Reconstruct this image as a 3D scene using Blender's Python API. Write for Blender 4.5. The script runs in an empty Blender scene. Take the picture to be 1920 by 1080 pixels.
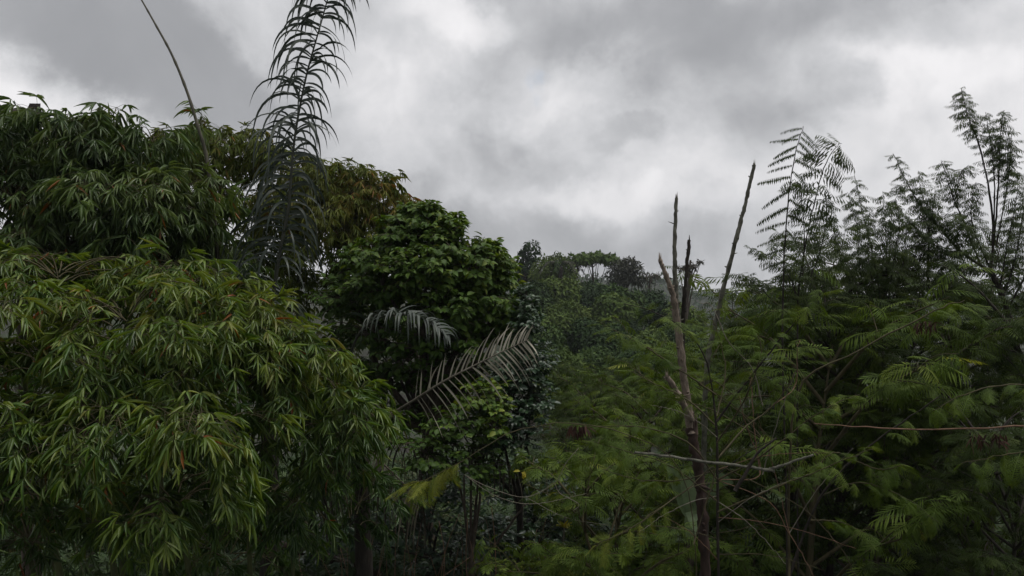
import bpy, math, random
import numpy as np
from mathutils import Vector

# ------------------------------------------------------------------ camera, sky, sun, exposure
F = 1478.0                      # focal length in pixels of a 1920 px wide frame
CX, CY, H = 960.0, 540.0, 5.0   # eye height 5 m
rng = np.random.default_rng(11)
random.seed(5)
S = bpy.context.scene
C = S.collection

cam = bpy.data.cameras.new('camera')
cam.sensor_width = 36.0
cam.lens = 36.0 * F / 1920.0
cam.clip_start = 0.05
cam.clip_end = 3000.0
camo = bpy.data.objects.new('camera', cam)
C.objects.link(camo)
camo.location = (0, 0, H)
camo.rotation_euler = (math.radians(90), 0, 0)
S.camera = camo

S.view_settings.view_transform = 'Standard'
S.view_settings.look = 'None'
S.view_settings.gamma = 1.0
S.view_settings.exposure = 0.62
try:
    S.cycles.max_bounces = 7
    S.cycles.diffuse_bounces = 3
    S.cycles.glossy_bounces = 2
    S.cycles.transmission_bounces = 4
    S.cycles.transparent_max_bounces = 4
    S.cycles.volume_bounces = 0
    S.cycles.caustics_reflective = False
    S.cycles.caustics_refractive = False
    S.cycles.use_denoising = True
    S.cycles.denoiser = 'OPENIMAGEDENOISE'
    S.cycles.denoising_input_passes = 'RGB_ALBEDO_NORMAL'
    S.cycles.denoising_prefilter = 'ACCURATE'
    S.cycles.sample_clamp_indirect = 3.0
except Exception:
    pass

SUN_EL, SUN_AZ = math.radians(72), math.radians(95)     # azimuth measured from +Y towards +X


def srgb(r, g, b):
    def f(c):
        c /= 255.0
        return c / 12.92 if c <= 0.04045 else ((c + 0.055) / 1.055) ** 2.4
    return (f(r), f(g), f(b))


def P(px, py, d):
    """World point that stands d metres ahead at this bearing and height."""
    return np.array([(px - CX) / F * d, d, H - (py - CY) / F * d])


def build_world():
    w = bpy.data.worlds.new('World')
    S.world = w
    w.use_nodes = True
    nt = w.node_tree
    nt.nodes.clear()
    N, L = nt.nodes.new, nt.links.new
    out = N('ShaderNodeOutputWorld')
    bg = N('ShaderNodeBackground')
    bg.inputs['Strength'].default_value = 0.1
    L(bg.outputs[0], out.inputs[0])
    sky = N('ShaderNodeTexSky')
    sky.sky_type = 'NISHITA'
    sky.sun_disc = False
    sky.sun_elevation = SUN_EL
    sky.sun_rotation = SUN_AZ
    tc = N('ShaderNodeTexCoord')

    def vmath(op, a, b=None, scale=None):
        n = N('ShaderNodeVectorMath')
        n.operation = op
        if a is not None:
            L(a, n.inputs[0])
        if b is not None:
            if isinstance(b, tuple):
                n.inputs[1].default_value = b
            else:
                L(b, n.inputs[1])
        if scale is not None:
            n.inputs['Scale'].default_value = scale
        return n.outputs['Value'] if op == 'LENGTH' else n.outputs[0]

    def noise(vec, sc, det, rough=0.55, dist=0.0):
        n = N('ShaderNodeTexNoise')
        L(vec, n.inputs['Vector'])
        n.inputs['Scale'].default_value = sc
        n.inputs['Detail'].default_value = det
        n.inputs['Roughness'].default_value = rough
        n.inputs['Distortion'].default_value = dist
        return n

    def math_(op, a, b, clamp=False):
        n = N('ShaderNodeMath')
        n.operation = op
        n.use_clamp = clamp
        n.inputs[2].default_value = 0.12
        for i, x in enumerate((a, b)):
            if isinstance(x, (int, float)):
                n.inputs[i].default_value = x
            else:
                L(x, n.inputs[i])
        return n.outputs[0]

    d0 = vmath('NORMALIZE', tc.outputs['Generated'])
    n1 = noise(d0, 3.2, 3)
    n2 = noise(d0, 9.0, 8, 0.62)
    o1 = vmath('SCALE', vmath('SUBTRACT', n1.outputs['Color'], (0.5, 0.5, 0.5)), scale=0.16)
    o2 = vmath('SCALE', vmath('SUBTRACT', n2.outputs['Color'], (0.5, 0.5, 0.5)), scale=0.11)
    d = vmath('ADD', d0, vmath('ADD', o1, o2))

    # broad cloud masses: bearing in photo degrees (px, py), radii, tilt, lift or dip of brightness
    base = 0.43
    blobs = [
        (210, 70, 420, 105, 24, -0.19), (420, 170, 200, 110, 30, -0.12), (30, 190, 170, 90, 20, 0.17), (170, 250, 130, 60, 15, 0.05),
        (1280, 30, 430, 120, -6, -0.14), (1010, -20, 260, 110, 10, -0.09), (1330, 130, 330, 75, -14, -0.08), (1180, 230, 260, 60, -20, -0.06),
        (850, 40, 150, 45, 5, 0.11), (690, 150, 160, 90, 20, 0.05), (1070, 150, 140, 60, -15, 0.09), (1160, 215, 120, 50, -20, 0.08),
        (1480, 190, 160, 75, -15, -0.08), (1590, 185, 85, 60, 10, -0.07), (1720, 135, 200, 55, 6, 0.12), (1800, 290, 260, 120, 0, 0.11),
        (1240, 340, 230, 110, -8, 0.03), (980, 290, 260, 80, 8, -0.07), (860, 390, 240, 70, 14, -0.13), (1080, 480, 360, 70, 6, -0.12),
        (1560, 440, 300, 120, 0, 0.02), (1860, 430, 260, 130, 0, 0.06), (1330, 470, 170, 70, 0, -0.05), (700, 300, 150, 80, 10, 0.03),
        (1700, 20, 200, 70, 0, -0.05),
    ]
    acc = None
    blobs += [(1500, 205, 170, 85, -12, -0.06, .5), (1590, 190, 70, 50, 10, -0.06, .4), (1690, 170, 150, 60, 0, 0.07, .5), (330, 150, 230, 95, 28, -0.07, .55), (60, 180, 150, 90, 25, 0.08, .6),
              (1100, 165, 110, 45, -15, 0.05, .6), (1250, 90, 330, 70, -8, -0.05, .5), (840, 40, 110, 35, 0, 0.05, .5), (1190, 260, 60, 30, 0, -0.06, .5), (960, 300, 150, 50, 10, -0.05, .5),
              (930, 410, 200, 50, 8, -0.05, .5), (1320, 330, 150, 70, 0, 0.03, .7), (1180, 385, 200, 35, 4, 0.05, .5)]
    for bl in blobs:
        (px, py, rx, ry, tilt, amp) = bl[:6]
        soft = bl[6] if len(bl) > 6 else 1.0
        v = Vector(((px - CX) / F, 1.0, -(py - CY) / F)).normalized()
        m = N('ShaderNodeMapping')
        m.vector_type = 'TEXTURE'
        m.inputs['Location'].default_value = v
        # local X along azimuth, local Z up, rolled about the view bearing
        az = math.atan2(v.x, v.y)
        m.inputs['Rotation'].default_value = (0, math.radians(tilt), -az)
        m.inputs['Scale'].default_value = (rx / F * 1.35, 0.9, ry / F * 1.35)
        L(d, m.inputs['Vector'])
        ln = vmath('LENGTH', m.outputs[0])
        mr = N('ShaderNodeMapRange')
        mr.interpolation_type = 'SMOOTHSTEP'
        L(ln, mr.inputs['Value'])
        mr.inputs['From Min'].default_value = 1.0
        mr.inputs['From Max'].default_value = 1.0 - soft
        mr.inputs['To Min'].default_value = 0.0
        mr.inputs['To Max'].default_value = amp
        acc = mr.outputs[0] if acc is None else math_('ADD', acc, mr.outputs[0])
    f1 = noise(d0, 5.0, 7, 0.58, 0.3)
    fe = N('ShaderNodeMapRange')
    fe.interpolation_type = 'SMOOTHSTEP'
    fg = noise(vmath('ADD', d0, o2), 4.3, 6, 0.55, 0.5)
    L(fg.outputs['Fac'], fe.inputs['Value'])
    fe.inputs['From Min'].default_value = 0.44
    fe.inputs['From Max'].default_value = 0.55
    fe.inputs['To Min'].default_value = -0.018
    fe.inputs['To Max'].default_value = 0.028
    acc = math_('ADD', acc, fe.outputs[0])
    f2 = noise(d0, 2.1, 3, 0.5, 0.2)
    acc = math_('ADD', acc, math_('MULTIPLY', math_('SUBTRACT', f1.outputs['Fac'], 0.5), 0.36))
    f3 = noise(vmath('ADD', d0, o1), 13.0, 5, 0.55, 0.6)
    acc = math_('ADD', acc, math_('MULTIPLY', math_('SUBTRACT', f3.outputs['Fac'], 0.5), 0.16))
    acc = math_('ADD', acc, math_('MULTIPLY', math_('SUBTRACT', f2.outputs['Fac'], 0.5), 0.16))
    # added dimming of the unseen sky behind the viewer, cutting front light on foliage
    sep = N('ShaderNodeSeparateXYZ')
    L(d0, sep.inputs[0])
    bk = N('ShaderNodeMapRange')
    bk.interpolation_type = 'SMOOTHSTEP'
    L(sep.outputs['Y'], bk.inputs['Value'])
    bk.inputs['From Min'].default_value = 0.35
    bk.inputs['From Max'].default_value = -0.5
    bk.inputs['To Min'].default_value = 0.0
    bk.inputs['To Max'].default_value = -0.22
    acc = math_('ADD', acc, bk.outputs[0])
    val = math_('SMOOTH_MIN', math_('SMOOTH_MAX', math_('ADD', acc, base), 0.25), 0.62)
    val = math_('ADD', val, math_('MULTIPLY', math_('SUBTRACT', f1.outputs['Fac'], 0.5), 0.12))
    ramp = N('ShaderNodeValToRGB')
    ramp.color_ramp.interpolation = 'LINEAR'
    el = ramp.color_ramp.elements
    el[0].position, el[0].color = 0.0, (0, 0, 0, 1)
    el[1].position, el[1].color = 1.0, (1.0, 0.985, 0.985, 1)
    for p, c in ((0.22, (0.215, 0.22, 0.232, 1)), (0.42, (0.415, 0.418, 0.432, 1)), (0.6, (0.60, 0.592, 0.602, 1)), (0.75, (0.752, 0.738, 0.742, 1))):
        e = el.new(p)
        e.color = c
    L(val, ramp.inputs[0])
    cl = vmath('SCALE', ramp.outputs[0], scale=10.0)
    # a small ragged hole where blue sky shows, plus thin places
    v = Vector(((1012 - CX) / F, 1.0, -(168 - CY) / F)).normalized()
    hn = vmath('LENGTH', vmath('SUBTRACT', vmath('ADD', d0, vmath('SCALE', o2, scale=1.0)), tuple(v)))
    hm = N('ShaderNodeMapRange')
    hm.interpolation_type = 'SMOOTHSTEP'
    L(hn, hm.inputs['Value'])
    hm.inputs['From Min'].default_value = 0.022
    hm.inputs['From Max'].default_value = 0.0
    hm.inputs['To Min'].default_value = 0.0
    hm.inputs['To Max'].default_value = 0.28
    mix = N('ShaderNodeMixRGB')
    L(hm.outputs[0], mix.inputs[0])
    L(cl, mix.inputs[1])
    L(sky.outputs[0], mix.inputs[2])
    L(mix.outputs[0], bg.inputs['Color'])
    w.cycles.sampling_method = 'MANUAL'
    w.cycles.sample_map_resolution = 512


build_world()

sl = bpy.data.lights.new('sun', 'SUN')
sl.energy = 1.25
sl.angle = math.radians(35)
sl.color = (1.0, 0.97, 0.92)
so = bpy.data.objects.new('sun', sl)
C.objects.link(so)
sd = Vector((math.sin(SUN_AZ) * math.cos(SUN_EL), math.cos(SUN_AZ) * math.cos(SUN_EL), math.sin(SUN_EL)))
so.rotation_euler = sd.to_track_quat('Z', 'Y').to_euler()
so.location = (0, 0, 60)


# ------------------------------------------------------------------ mesh helpers
def nrm(a):
    return a / np.maximum(np.linalg.norm(a, axis=-1, keepdims=True), 1e-9)


class Geo:
    def __init__(self):
        self.v, self.q, self.r, self.n = [], [], [], 0

    def add(self, v, q, r):
        v = np.asarray(v, float).reshape(-1, 3)
        q = np.asarray(q, np.int64).reshape(-1, 4)
        self.v.append(v)
        self.q.append(q + self.n)
        self.r.append(np.broadcast_to(np.asarray(r, float), (len(q),)) if np.ndim(r) == 0 else np.asarray(r, float))
        self.n += len(v)

    def mesh(self, name, mat, origin=(0, 0, 0), smooth=True):
        v = np.concatenate(self.v) - np.asarray(origin, float)
        q = np.concatenate(self.q)
        r = np.concatenate(self.r)
        me = bpy.data.meshes.new(name)
        me.vertices.add(len(v))
        me.vertices.foreach_set('co', v.astype(np.float32).ravel())
        me.loops.add(q.size)
        me.loops.foreach_set('vertex_index', q.astype(np.int32).ravel())
        me.polygons.add(len(q))
        me.polygons.foreach_set('loop_start', (np.arange(len(q)) * 4).astype(np.int32))
        if smooth:
            me.polygons.foreach_set('use_smooth', np.ones(len(q), bool))
        me.update(calc_edges=True)
        a = me.attributes.new('rnd', 'FLOAT', 'FACE')
        a.data.foreach_set('value', r.astype(np.float32))
        me.materials.append(mat)
        return me


def scatter(geo, tmpl, pos, D, U, length, width, rnd):
    """Place template (verts, quads) at each pos with +Y along D and +Z towards U."""
    if len(pos) == 0:
        return
    tv, tq = tmpl
    n, k = len(pos), len(tv)
    D = nrm(np.asarray(D, float))
    X = nrm(np.cross(D, U))
    Z = np.cross(X, D)
    length = np.broadcast_to(length, (n,))[:, None, None]
    width = np.broadcast_to(width, (n,))[:, None, None]
    v = (np.asarray(pos)[:, None, :] + X[:, None, :] * tv[None, :, 0:1] * width + D[:, None, :] * tv[None, :, 1:2] * length
         + Z[:, None, :] * tv[None, :, 2:3] * length)
    q = tq[None] + (np.arange(n) * k)[:, None, None]
    r = np.repeat(np.broadcast_to(rnd, (n,)), len(tq))
    geo.add(v.reshape(-1, 3), q.reshape(-1, 4), r)


def scatter_var(geo, tmpls, pos, D, U, length, width, rnd):
    pos = np.asarray(pos, float)
    n = len(pos)
    if n == 0:
        return
    length = np.broadcast_to(length, (n,))
    width = np.broadcast_to(width, (n,))
    rnd = np.broadcast_to(rnd, (n,))
    D = np.broadcast_to(D, (n, 3))
    U = np.broadcast_to(U, (n, 3))
    k = rng.integers(0, len(tmpls), n)
    for i, t in enumerate(tmpls):
        m = k == i
        scatter(geo, t, pos[m], D[m], U[m], length[m], width[m], rnd[m])


def spline(pts, n):
    """Catmull-Rom through the points, n samples."""
    p = np.asarray(pts, float)
    if len(p) == 2:
        t = np.linspace(0, 1, n)[:, None]
        return p[0] * (1 - t) + p[1] * t
    p = np.vstack([2 * p[0] - p[1], p, 2 * p[-1] - p[-2]])
    m = len(p) - 3
    t = np.linspace(0, m - 1e-6, n)
    i = t.astype(int)
    u = (t - i)[:, None]
    a, b, c, d = p[i], p[i + 1], p[i + 2], p[i + 3]
    return 0.5 * ((2 * b) + (-a + c) * u + (2 * a - 5 * b + 4 * c - d) * u ** 2 + (-a + 3 * b - 3 * c + d) * u ** 3)


def tube(geo, pts, rad, n=6, rnd=0.5, rough=0.0):
    pts = np.asarray(pts, float)
    k = len(pts)
    rad = np.broadcast_to(rad, (k,)).astype(float)
    T = nrm(np.gradient(pts, axis=0))
    a = np.array([0.0, 0.0, 1.0]) if abs(T[0, 2]) < 0.9 else np.array([1.0, 0.0, 0.0])
    x = np.cross(T[0], a)
    x /= np.linalg.norm(x)
    ang = np.arange(n) * 2 * math.pi / n
    V = np.empty((k, n, 3))
    for i in range(k):
        x = x - T[i] * np.dot(x, T[i])
        x /= max(np.linalg.norm(x), 1e-9)
        y = np.cross(T[i], x)
        rr = rad[i] * (1 + rough * (rng.random(n) - 0.5))
        V[i] = pts[i] + (np.cos(ang) * rr)[:, None] * x + (np.sin(ang) * rr)[:, None] * y
    j = np.arange(n)
    q = []
    for i in range(k - 1):
        q.append(np.stack([i * n + j, i * n + (j + 1) % n, (i + 1) * n + (j + 1) % n, (i + 1) * n + j], 1))
    q = np.concatenate(q)
    caps = []
    for b in (0, (k - 1) * n):
        for s in range(1, n - 2, 2):
            caps.append((b, b + s, b + s + 1, b + s + 2))
    if caps and n % 2 == 0:
        q = np.concatenate([q, np.array(caps)])
    geo.add(V.reshape(-1, 3), q, rnd)


def lin(k, a, b, p=1.0):
    return a + (b - a) * np.linspace(0, 1, k) ** p


def leaf_template(ts, ws, bend, fold, twist=0.0):
    """Bent, folded blade of unit length; three vertices per station."""
    v, q = [], []
    y = z = 0.0
    for i, (t, w) in enumerate(zip(ts, ws)):
        if i:
            dt = t - ts[i - 1]
            ph = bend * (t + ts[i - 1]) / 2
            y += math.cos(ph) * dt
            z -= math.sin(ph) * dt
        tw = twist * t
        c, s_ = math.cos(tw), math.sin(tw)
        lift = fold * w * 0.10
        v += [(-w / 2 * c, y, z + lift - w * 0.05 * s_), (0, y, z), (w / 2 * c, y, z + lift + w * 0.05 * s_)]
    for i in range(len(ts) - 1):
        b = i * 3
        q += [(b, b + 1, b + 4, b + 3), (b + 1, b + 2, b + 5, b + 4)]
    return np.array(v), np.array(q)


BAM_T = [0, .12, .35, .65, .88, 1]
BAM_W = [.12, .75, 1.0, .72, .3, .02]
BAMBOO = [leaf_template(BAM_T, BAM_W, b, f, tw) for b, f, tw in
          ((.12, 1, 0), (.35, .8, .5), (.55, 1.2, -.4), (.9, .6, .8), (.05, 1.4, -.7), (-.15, 1, .3))]
BROAD = [leaf_template([0, .1, .12, .35, .62, .85, 1], [.06, .06, .45, 1.0, .85, .38, .02], b, f, tw) for b, f, tw in
         ((.5, 1.3, .3), (1.0, 1, -.4), (.2, 1.8, .1), (1.3, .8, .6))]
SMALL = [leaf_template([0, .3, .7, 1], [.1, 1, .8, .03], b, 1.2) for b in (.3, .9, -.2)]
CLUMP = [leaf_template([0, .4, 1], [.3, 1, .1], b, 1.0) for b in (.5, 1.1)]


def bipinnate(K, M, pinL, bend, pdroop, leafw, seed, t0=.2, lozenge=.17):
    """Twice-divided feathery leaf, unit length along +Y, leaflets as lozenges; M = 0 draws each pinna as one jagged strip."""
    r = np.random.default_rng(seed)
    V, Q = [], []

    def quad(a, b, c, d):
        n = len(V)
        V.extend([a, b, c, d])
        Q.append((n, n + 1, n + 2, n + 3))

    def rach(t):
        # position and tangent on the drooping rachis
        ph = bend * t
        if abs(bend) < 1e-3:
            return np.array([0, t, 0.0]), np.array([0, 1, 0.0])
        return np.array([0, math.sin(ph) / bend, -(1 - math.cos(ph)) / bend]), np.array([0, math.cos(ph), -math.sin(ph)])
    for i in range(4):
        a, ta = rach(i / 4)
        b, tb = rach((i + 1) / 4)
        w = 0.008
        x = np.array([w, 0, 0])
        quad(a - x, a + x, b + x, b - x)
    for i in range(K):
        u = i / max(K - 1, 1)
        t = t0 + (1 - t0) * u
        p, T = rach(t)
        for s in (-1, 1):
            ang = math.radians(68 - 40 * u + r.normal(0, 5))
            pl = pinL * (0.55 + 0.75 * math.sin(math.pi * (0.15 + 0.75 * u))) * r.uniform(.85, 1.1)
            up = np.array([0, T[2] * -1, T[1]])
            d = T * math.cos(ang) + np.array([s, 0, 0]) * math.sin(ang)
            d = nrm(d - up * pdroop * r.uniform(.5, 1.4))
            nor = nrm(np.cross(d, np.cross(up, d)))
            side = np.cross(d, nor)
            if M == 0:
                m1 = p + d * pl * .5 - up * pl * pdroop * .1
                e = p + d * pl - up * pl * pdroop * .4
                w = leafw
                quad(p, m1 - side * w, e, m1 + side * w)
            else:
                for j in range(M):
                    f = (j + .6) / M
                    b = p + d * pl * f - up * pl * pdroop * .35 * f * f
                    ll = leafw * (1.0 - .45 * f) * r.uniform(.85, 1.15)
                    for s2 in (-1, 1):
                        ld = nrm(d * .55 + side * s2 * .85 - nor * .25 * r.uniform(0, 1.5))
                        lw = np.cross(ld, nor) * ll * lozenge
                        m = b + ld * ll * .45
                        quad(b, m - lw, b + ld * ll, m + lw)
    return np.array(V), np.array(Q)


BIP_A = [bipinnate(12, 6, .27, b, pd, .058, s, lozenge=.3) for b, pd, s in ((.5, .2, 1), (.9, .45, 2), (.2, .12, 3), (1.2, .6, 4))]
BIP_B = [bipinnate(10, 0, .32, b, pd, .024, s) for b, pd, s in ((.5, .25, 5), (.9, .5, 6), (.2, .2, 7), (1.3, .7, 8))]
BIP_C = [bipinnate(7, 0, .34, b, pd, .035, s) for b, pd, s in ((.5, .3, 9), (1.0, .5, 10), (.2, .3, 11))]
BIP_S = [bipinnate(8, 0, .34, b, pd, .032, s, .1) for b, pd, s in ((.6, .5, 15), (1.0, .8, 16), (.3, .5, 17))]
FEATHER = [bipinnate(18, 0, .105, b, pd, .026, s, .06) for b, pd, s in ((.45, 1.2, 12), (.7, 1.5, 13), (.25, 1.0, 14))]


def ribbons(geo, pos, D, hint, L, W, grav, rnd, m=9, prof=None, twist=0.5, fold=.25):
    """Blades that bend under their own weight, integrated step by step."""
    n = len(pos)
    if n == 0:
        return
    L = np.broadcast_to(L, (n,))
    W = np.broadcast_to(W, (n,))
    grav = np.broadcast_to(grav, (n,))
    d = nrm(np.asarray(D, float))
    p = np.asarray(pos, float).copy()
    side = nrm(np.cross(d, hint))
    tw = rng.normal(0, twist, n)
    if prof is None:
        prof = lambda t: np.minimum(1, .45 + t * 4) * (1 - t ** 3) + .02
    V = np.empty((n, m + 1, 3, 3))
    for k in range(m + 1):
        t = k / m
        nn = np.cross(side, d)
        a = (tw * t)[:, None]
        sd_ = side * np.cos(a) + nn * np.sin(a)
        up = np.cross(sd_, d)
        w = (W * prof(t) / 2)[:, None]
        V[:, k, 0] = p - sd_ * w + up * w * fold
        V[:, k, 1] = p
        V[:, k, 2] = p + sd_ * w + up * w * fold
        d = nrm(d + np.stack([np.zeros(n), np.zeros(n), -grav / m * (.25 + 1.5 * t)], 1))
        side = nrm(side - d * np.sum(side * d, 1, keepdims=True))
        p = p + d * (L / m)[:, None]
    q = []
    for k in range(m):
        b = k * 3
        q += [(b, b + 1, b + 4, b + 3), (b + 1, b + 2, b + 5, b + 4)]
    q = np.array(q)
    Q = q[None] + (np.arange(n) * (m + 1) * 3)[:, None, None]
    geo.add(V.reshape(-1, 3), Q.reshape(-1, 4), np.repeat(np.broadcast_to(rnd, (n,)), len(q)))


# ------------------------------------------------------------------ scene bookkeeping
def tag(o, label=None, cat=None, group=None, kind=None):
    if label:
        o['label'] = label
    if cat:
        o['category'] = cat
    if group:
        o['group'] = group
    if kind:
        o['kind'] = kind
    return o


def thing(name, label, cat, loc, group=None):
    o = bpy.data.objects.new(name, None)
    o.empty_display_size = 0.2
    o.location = tuple(float(x) for x in loc)
    C.objects.link(o)
    return tag(o, label, cat, group)


def part(name, geo, mat, parent, smooth=True, origin=None):
    if not geo.v:
        return None
    org = np.array(parent.location) if origin is None else origin
    o = bpy.data.objects.new(name, geo.mesh(name, mat, org, smooth))
    C.objects.link(o)
    o.parent = parent
    return o


def solo(name, geo, mat, label=None, cat=None, group=None, kind=None, smooth=True):
    o = bpy.data.objects.new(name, geo.mesh(name, mat, (0, 0, 0), smooth))
    C.objects.link(o)
    return tag(o, label, cat, group, kind)


def dup(root, loc, rotz=0.0, scale=1.0, label=None, name=None):
    r = root.copy()
    C.objects.link(r)
    r.location = tuple(float(x) for x in loc)
    r.rotation_euler = (0, 0, rotz)
    r.scale = (scale,) * 3
    if label:
        r['label'] = label
    for ch in list(root.children):
        c = ch.copy()
        C.objects.link(c)
        c.parent = r
        for g in ch.children:
            e = g.copy()
            C.objects.link(e)
            e.parent = c
    return r


# ------------------------------------------------------------------ materials
def leaf_mat(name, stops, rough=.5, spec=.35, transl=.22, var=.35, nscale=6.0):
    m = bpy.data.materials.new(name)
    m.use_nodes = True
    nt = m.node_tree
    nt.nodes.clear()
    N, L = nt.nodes.new, nt.links.new
    out = N('ShaderNodeOutputMaterial')
    at = N('ShaderNodeAttribute')
    at.attribute_name = 'rnd'
    rp = N('ShaderNodeValToRGB')
    el = rp.color_ramp.elements
    while len(el) > 1:
        el.remove(el[-1])
    el[0].position, el[0].color = stops[0][0], (*stops[0][1], 1)
    for p, c in stops[1:]:
        e = el.new(p)
        e.color = (*c, 1)
    L(at.outputs['Fac'], rp.inputs[0])
    tc = N('ShaderNodeTexCoord')
    no = N('ShaderNodeTexNoise')
    no.inputs['Scale'].default_value = nscale
    no.inputs['Detail'].default_value = 3
    L(tc.outputs['Object'], no.inputs['Vector'])
    mr = N('ShaderNodeMapRange')
    L(no.outputs['Fac'], mr.inputs['Value'])
    mr.inputs['From Min'].default_value = .3
    mr.inputs['From Max'].default_value = .7
    mr.inputs['To Min'].default_value = 1 - var
    mr.inputs['To Max'].default_value = 1 + var
    mu = N('ShaderNodeVectorMath')
    mu.operation = 'SCALE'
    L(rp.outputs[0], mu.inputs[0])
    L(mr.outputs[0], mu.inputs['Scale'])
    pb = N('ShaderNodeBsdfPrincipled')
    L(mu.outputs[0], pb.inputs['Base Color'])
    pb.inputs['Roughness'].default_value = rough
    pb.inputs['Specular IOR Level'].default_value = spec
    tr = N('ShaderNodeBsdfTranslucent')
    hs = N('ShaderNodeHueSaturation')
    hs.inputs['Hue'].default_value = .485
    hs.inputs['Saturation'].default_value = 1.15
    hs.inputs['Value'].default_value = 1.3
    L(mu.outputs[0], hs.inputs['Color'])
    L(hs.outputs[0], tr.inputs['Color'])
    mx = N('ShaderNodeMixShader')
    mx.inputs[0].default_value = transl
    L(pb.outputs[0], mx.inputs[1])
    L(tr.outputs[0], mx.inputs[2])
    L(mx.outputs[0], out.inputs['Surface'])
    return m


def bark_mat(name, c0, c1, scale=30.0, bump=.4, stretch=(1, 1, .25), rough=.85):
    m = bpy.data.materials.new(name)
    m.use_nodes = True
    nt = m.node_tree
    N, L = nt.nodes.new, nt.links.new
    pb = nt.nodes['Principled BSDF']
    tc = N('ShaderNodeTexCoord')
    mp = N('ShaderNodeMapping')
    mp.inputs['Scale'].default_value = stretch
    L(tc.outputs['Object'], mp.inputs['Vector'])
    no = N('ShaderNodeTexNoise')
    no.inputs['Scale'].default_value = scale
    no.inputs['Detail'].default_value = 6
    no.inputs['Roughness'].default_value = .65
    L(mp.outputs[0], no.inputs['Vector'])
    rp = N('ShaderNodeValToRGB')
    rp.color_ramp.elements[0].position = .32
    rp.color_ramp.elements[0].color = (*c0, 1)
    rp.color_ramp.elements[1].position = .68
    rp.color_ramp.elements[1].color = (*c1, 1)
    L(no.outputs['Fac'], rp.inputs[0])
    L(rp.outputs[0], pb.inputs['Base Color'])
    pb.inputs['Roughness'].default_value = rough
    pb.inputs['Specular IOR Level'].default_value = .25
    bp = N('ShaderNodeBump')
    bp.inputs['Strength'].default_value = bump
    bp.inputs['Distance'].default_value = .02
    L(no.outputs['Fac'], bp.inputs['Height'])
    L(bp.outputs[0], pb.inputs['Normal'])
    return m


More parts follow.
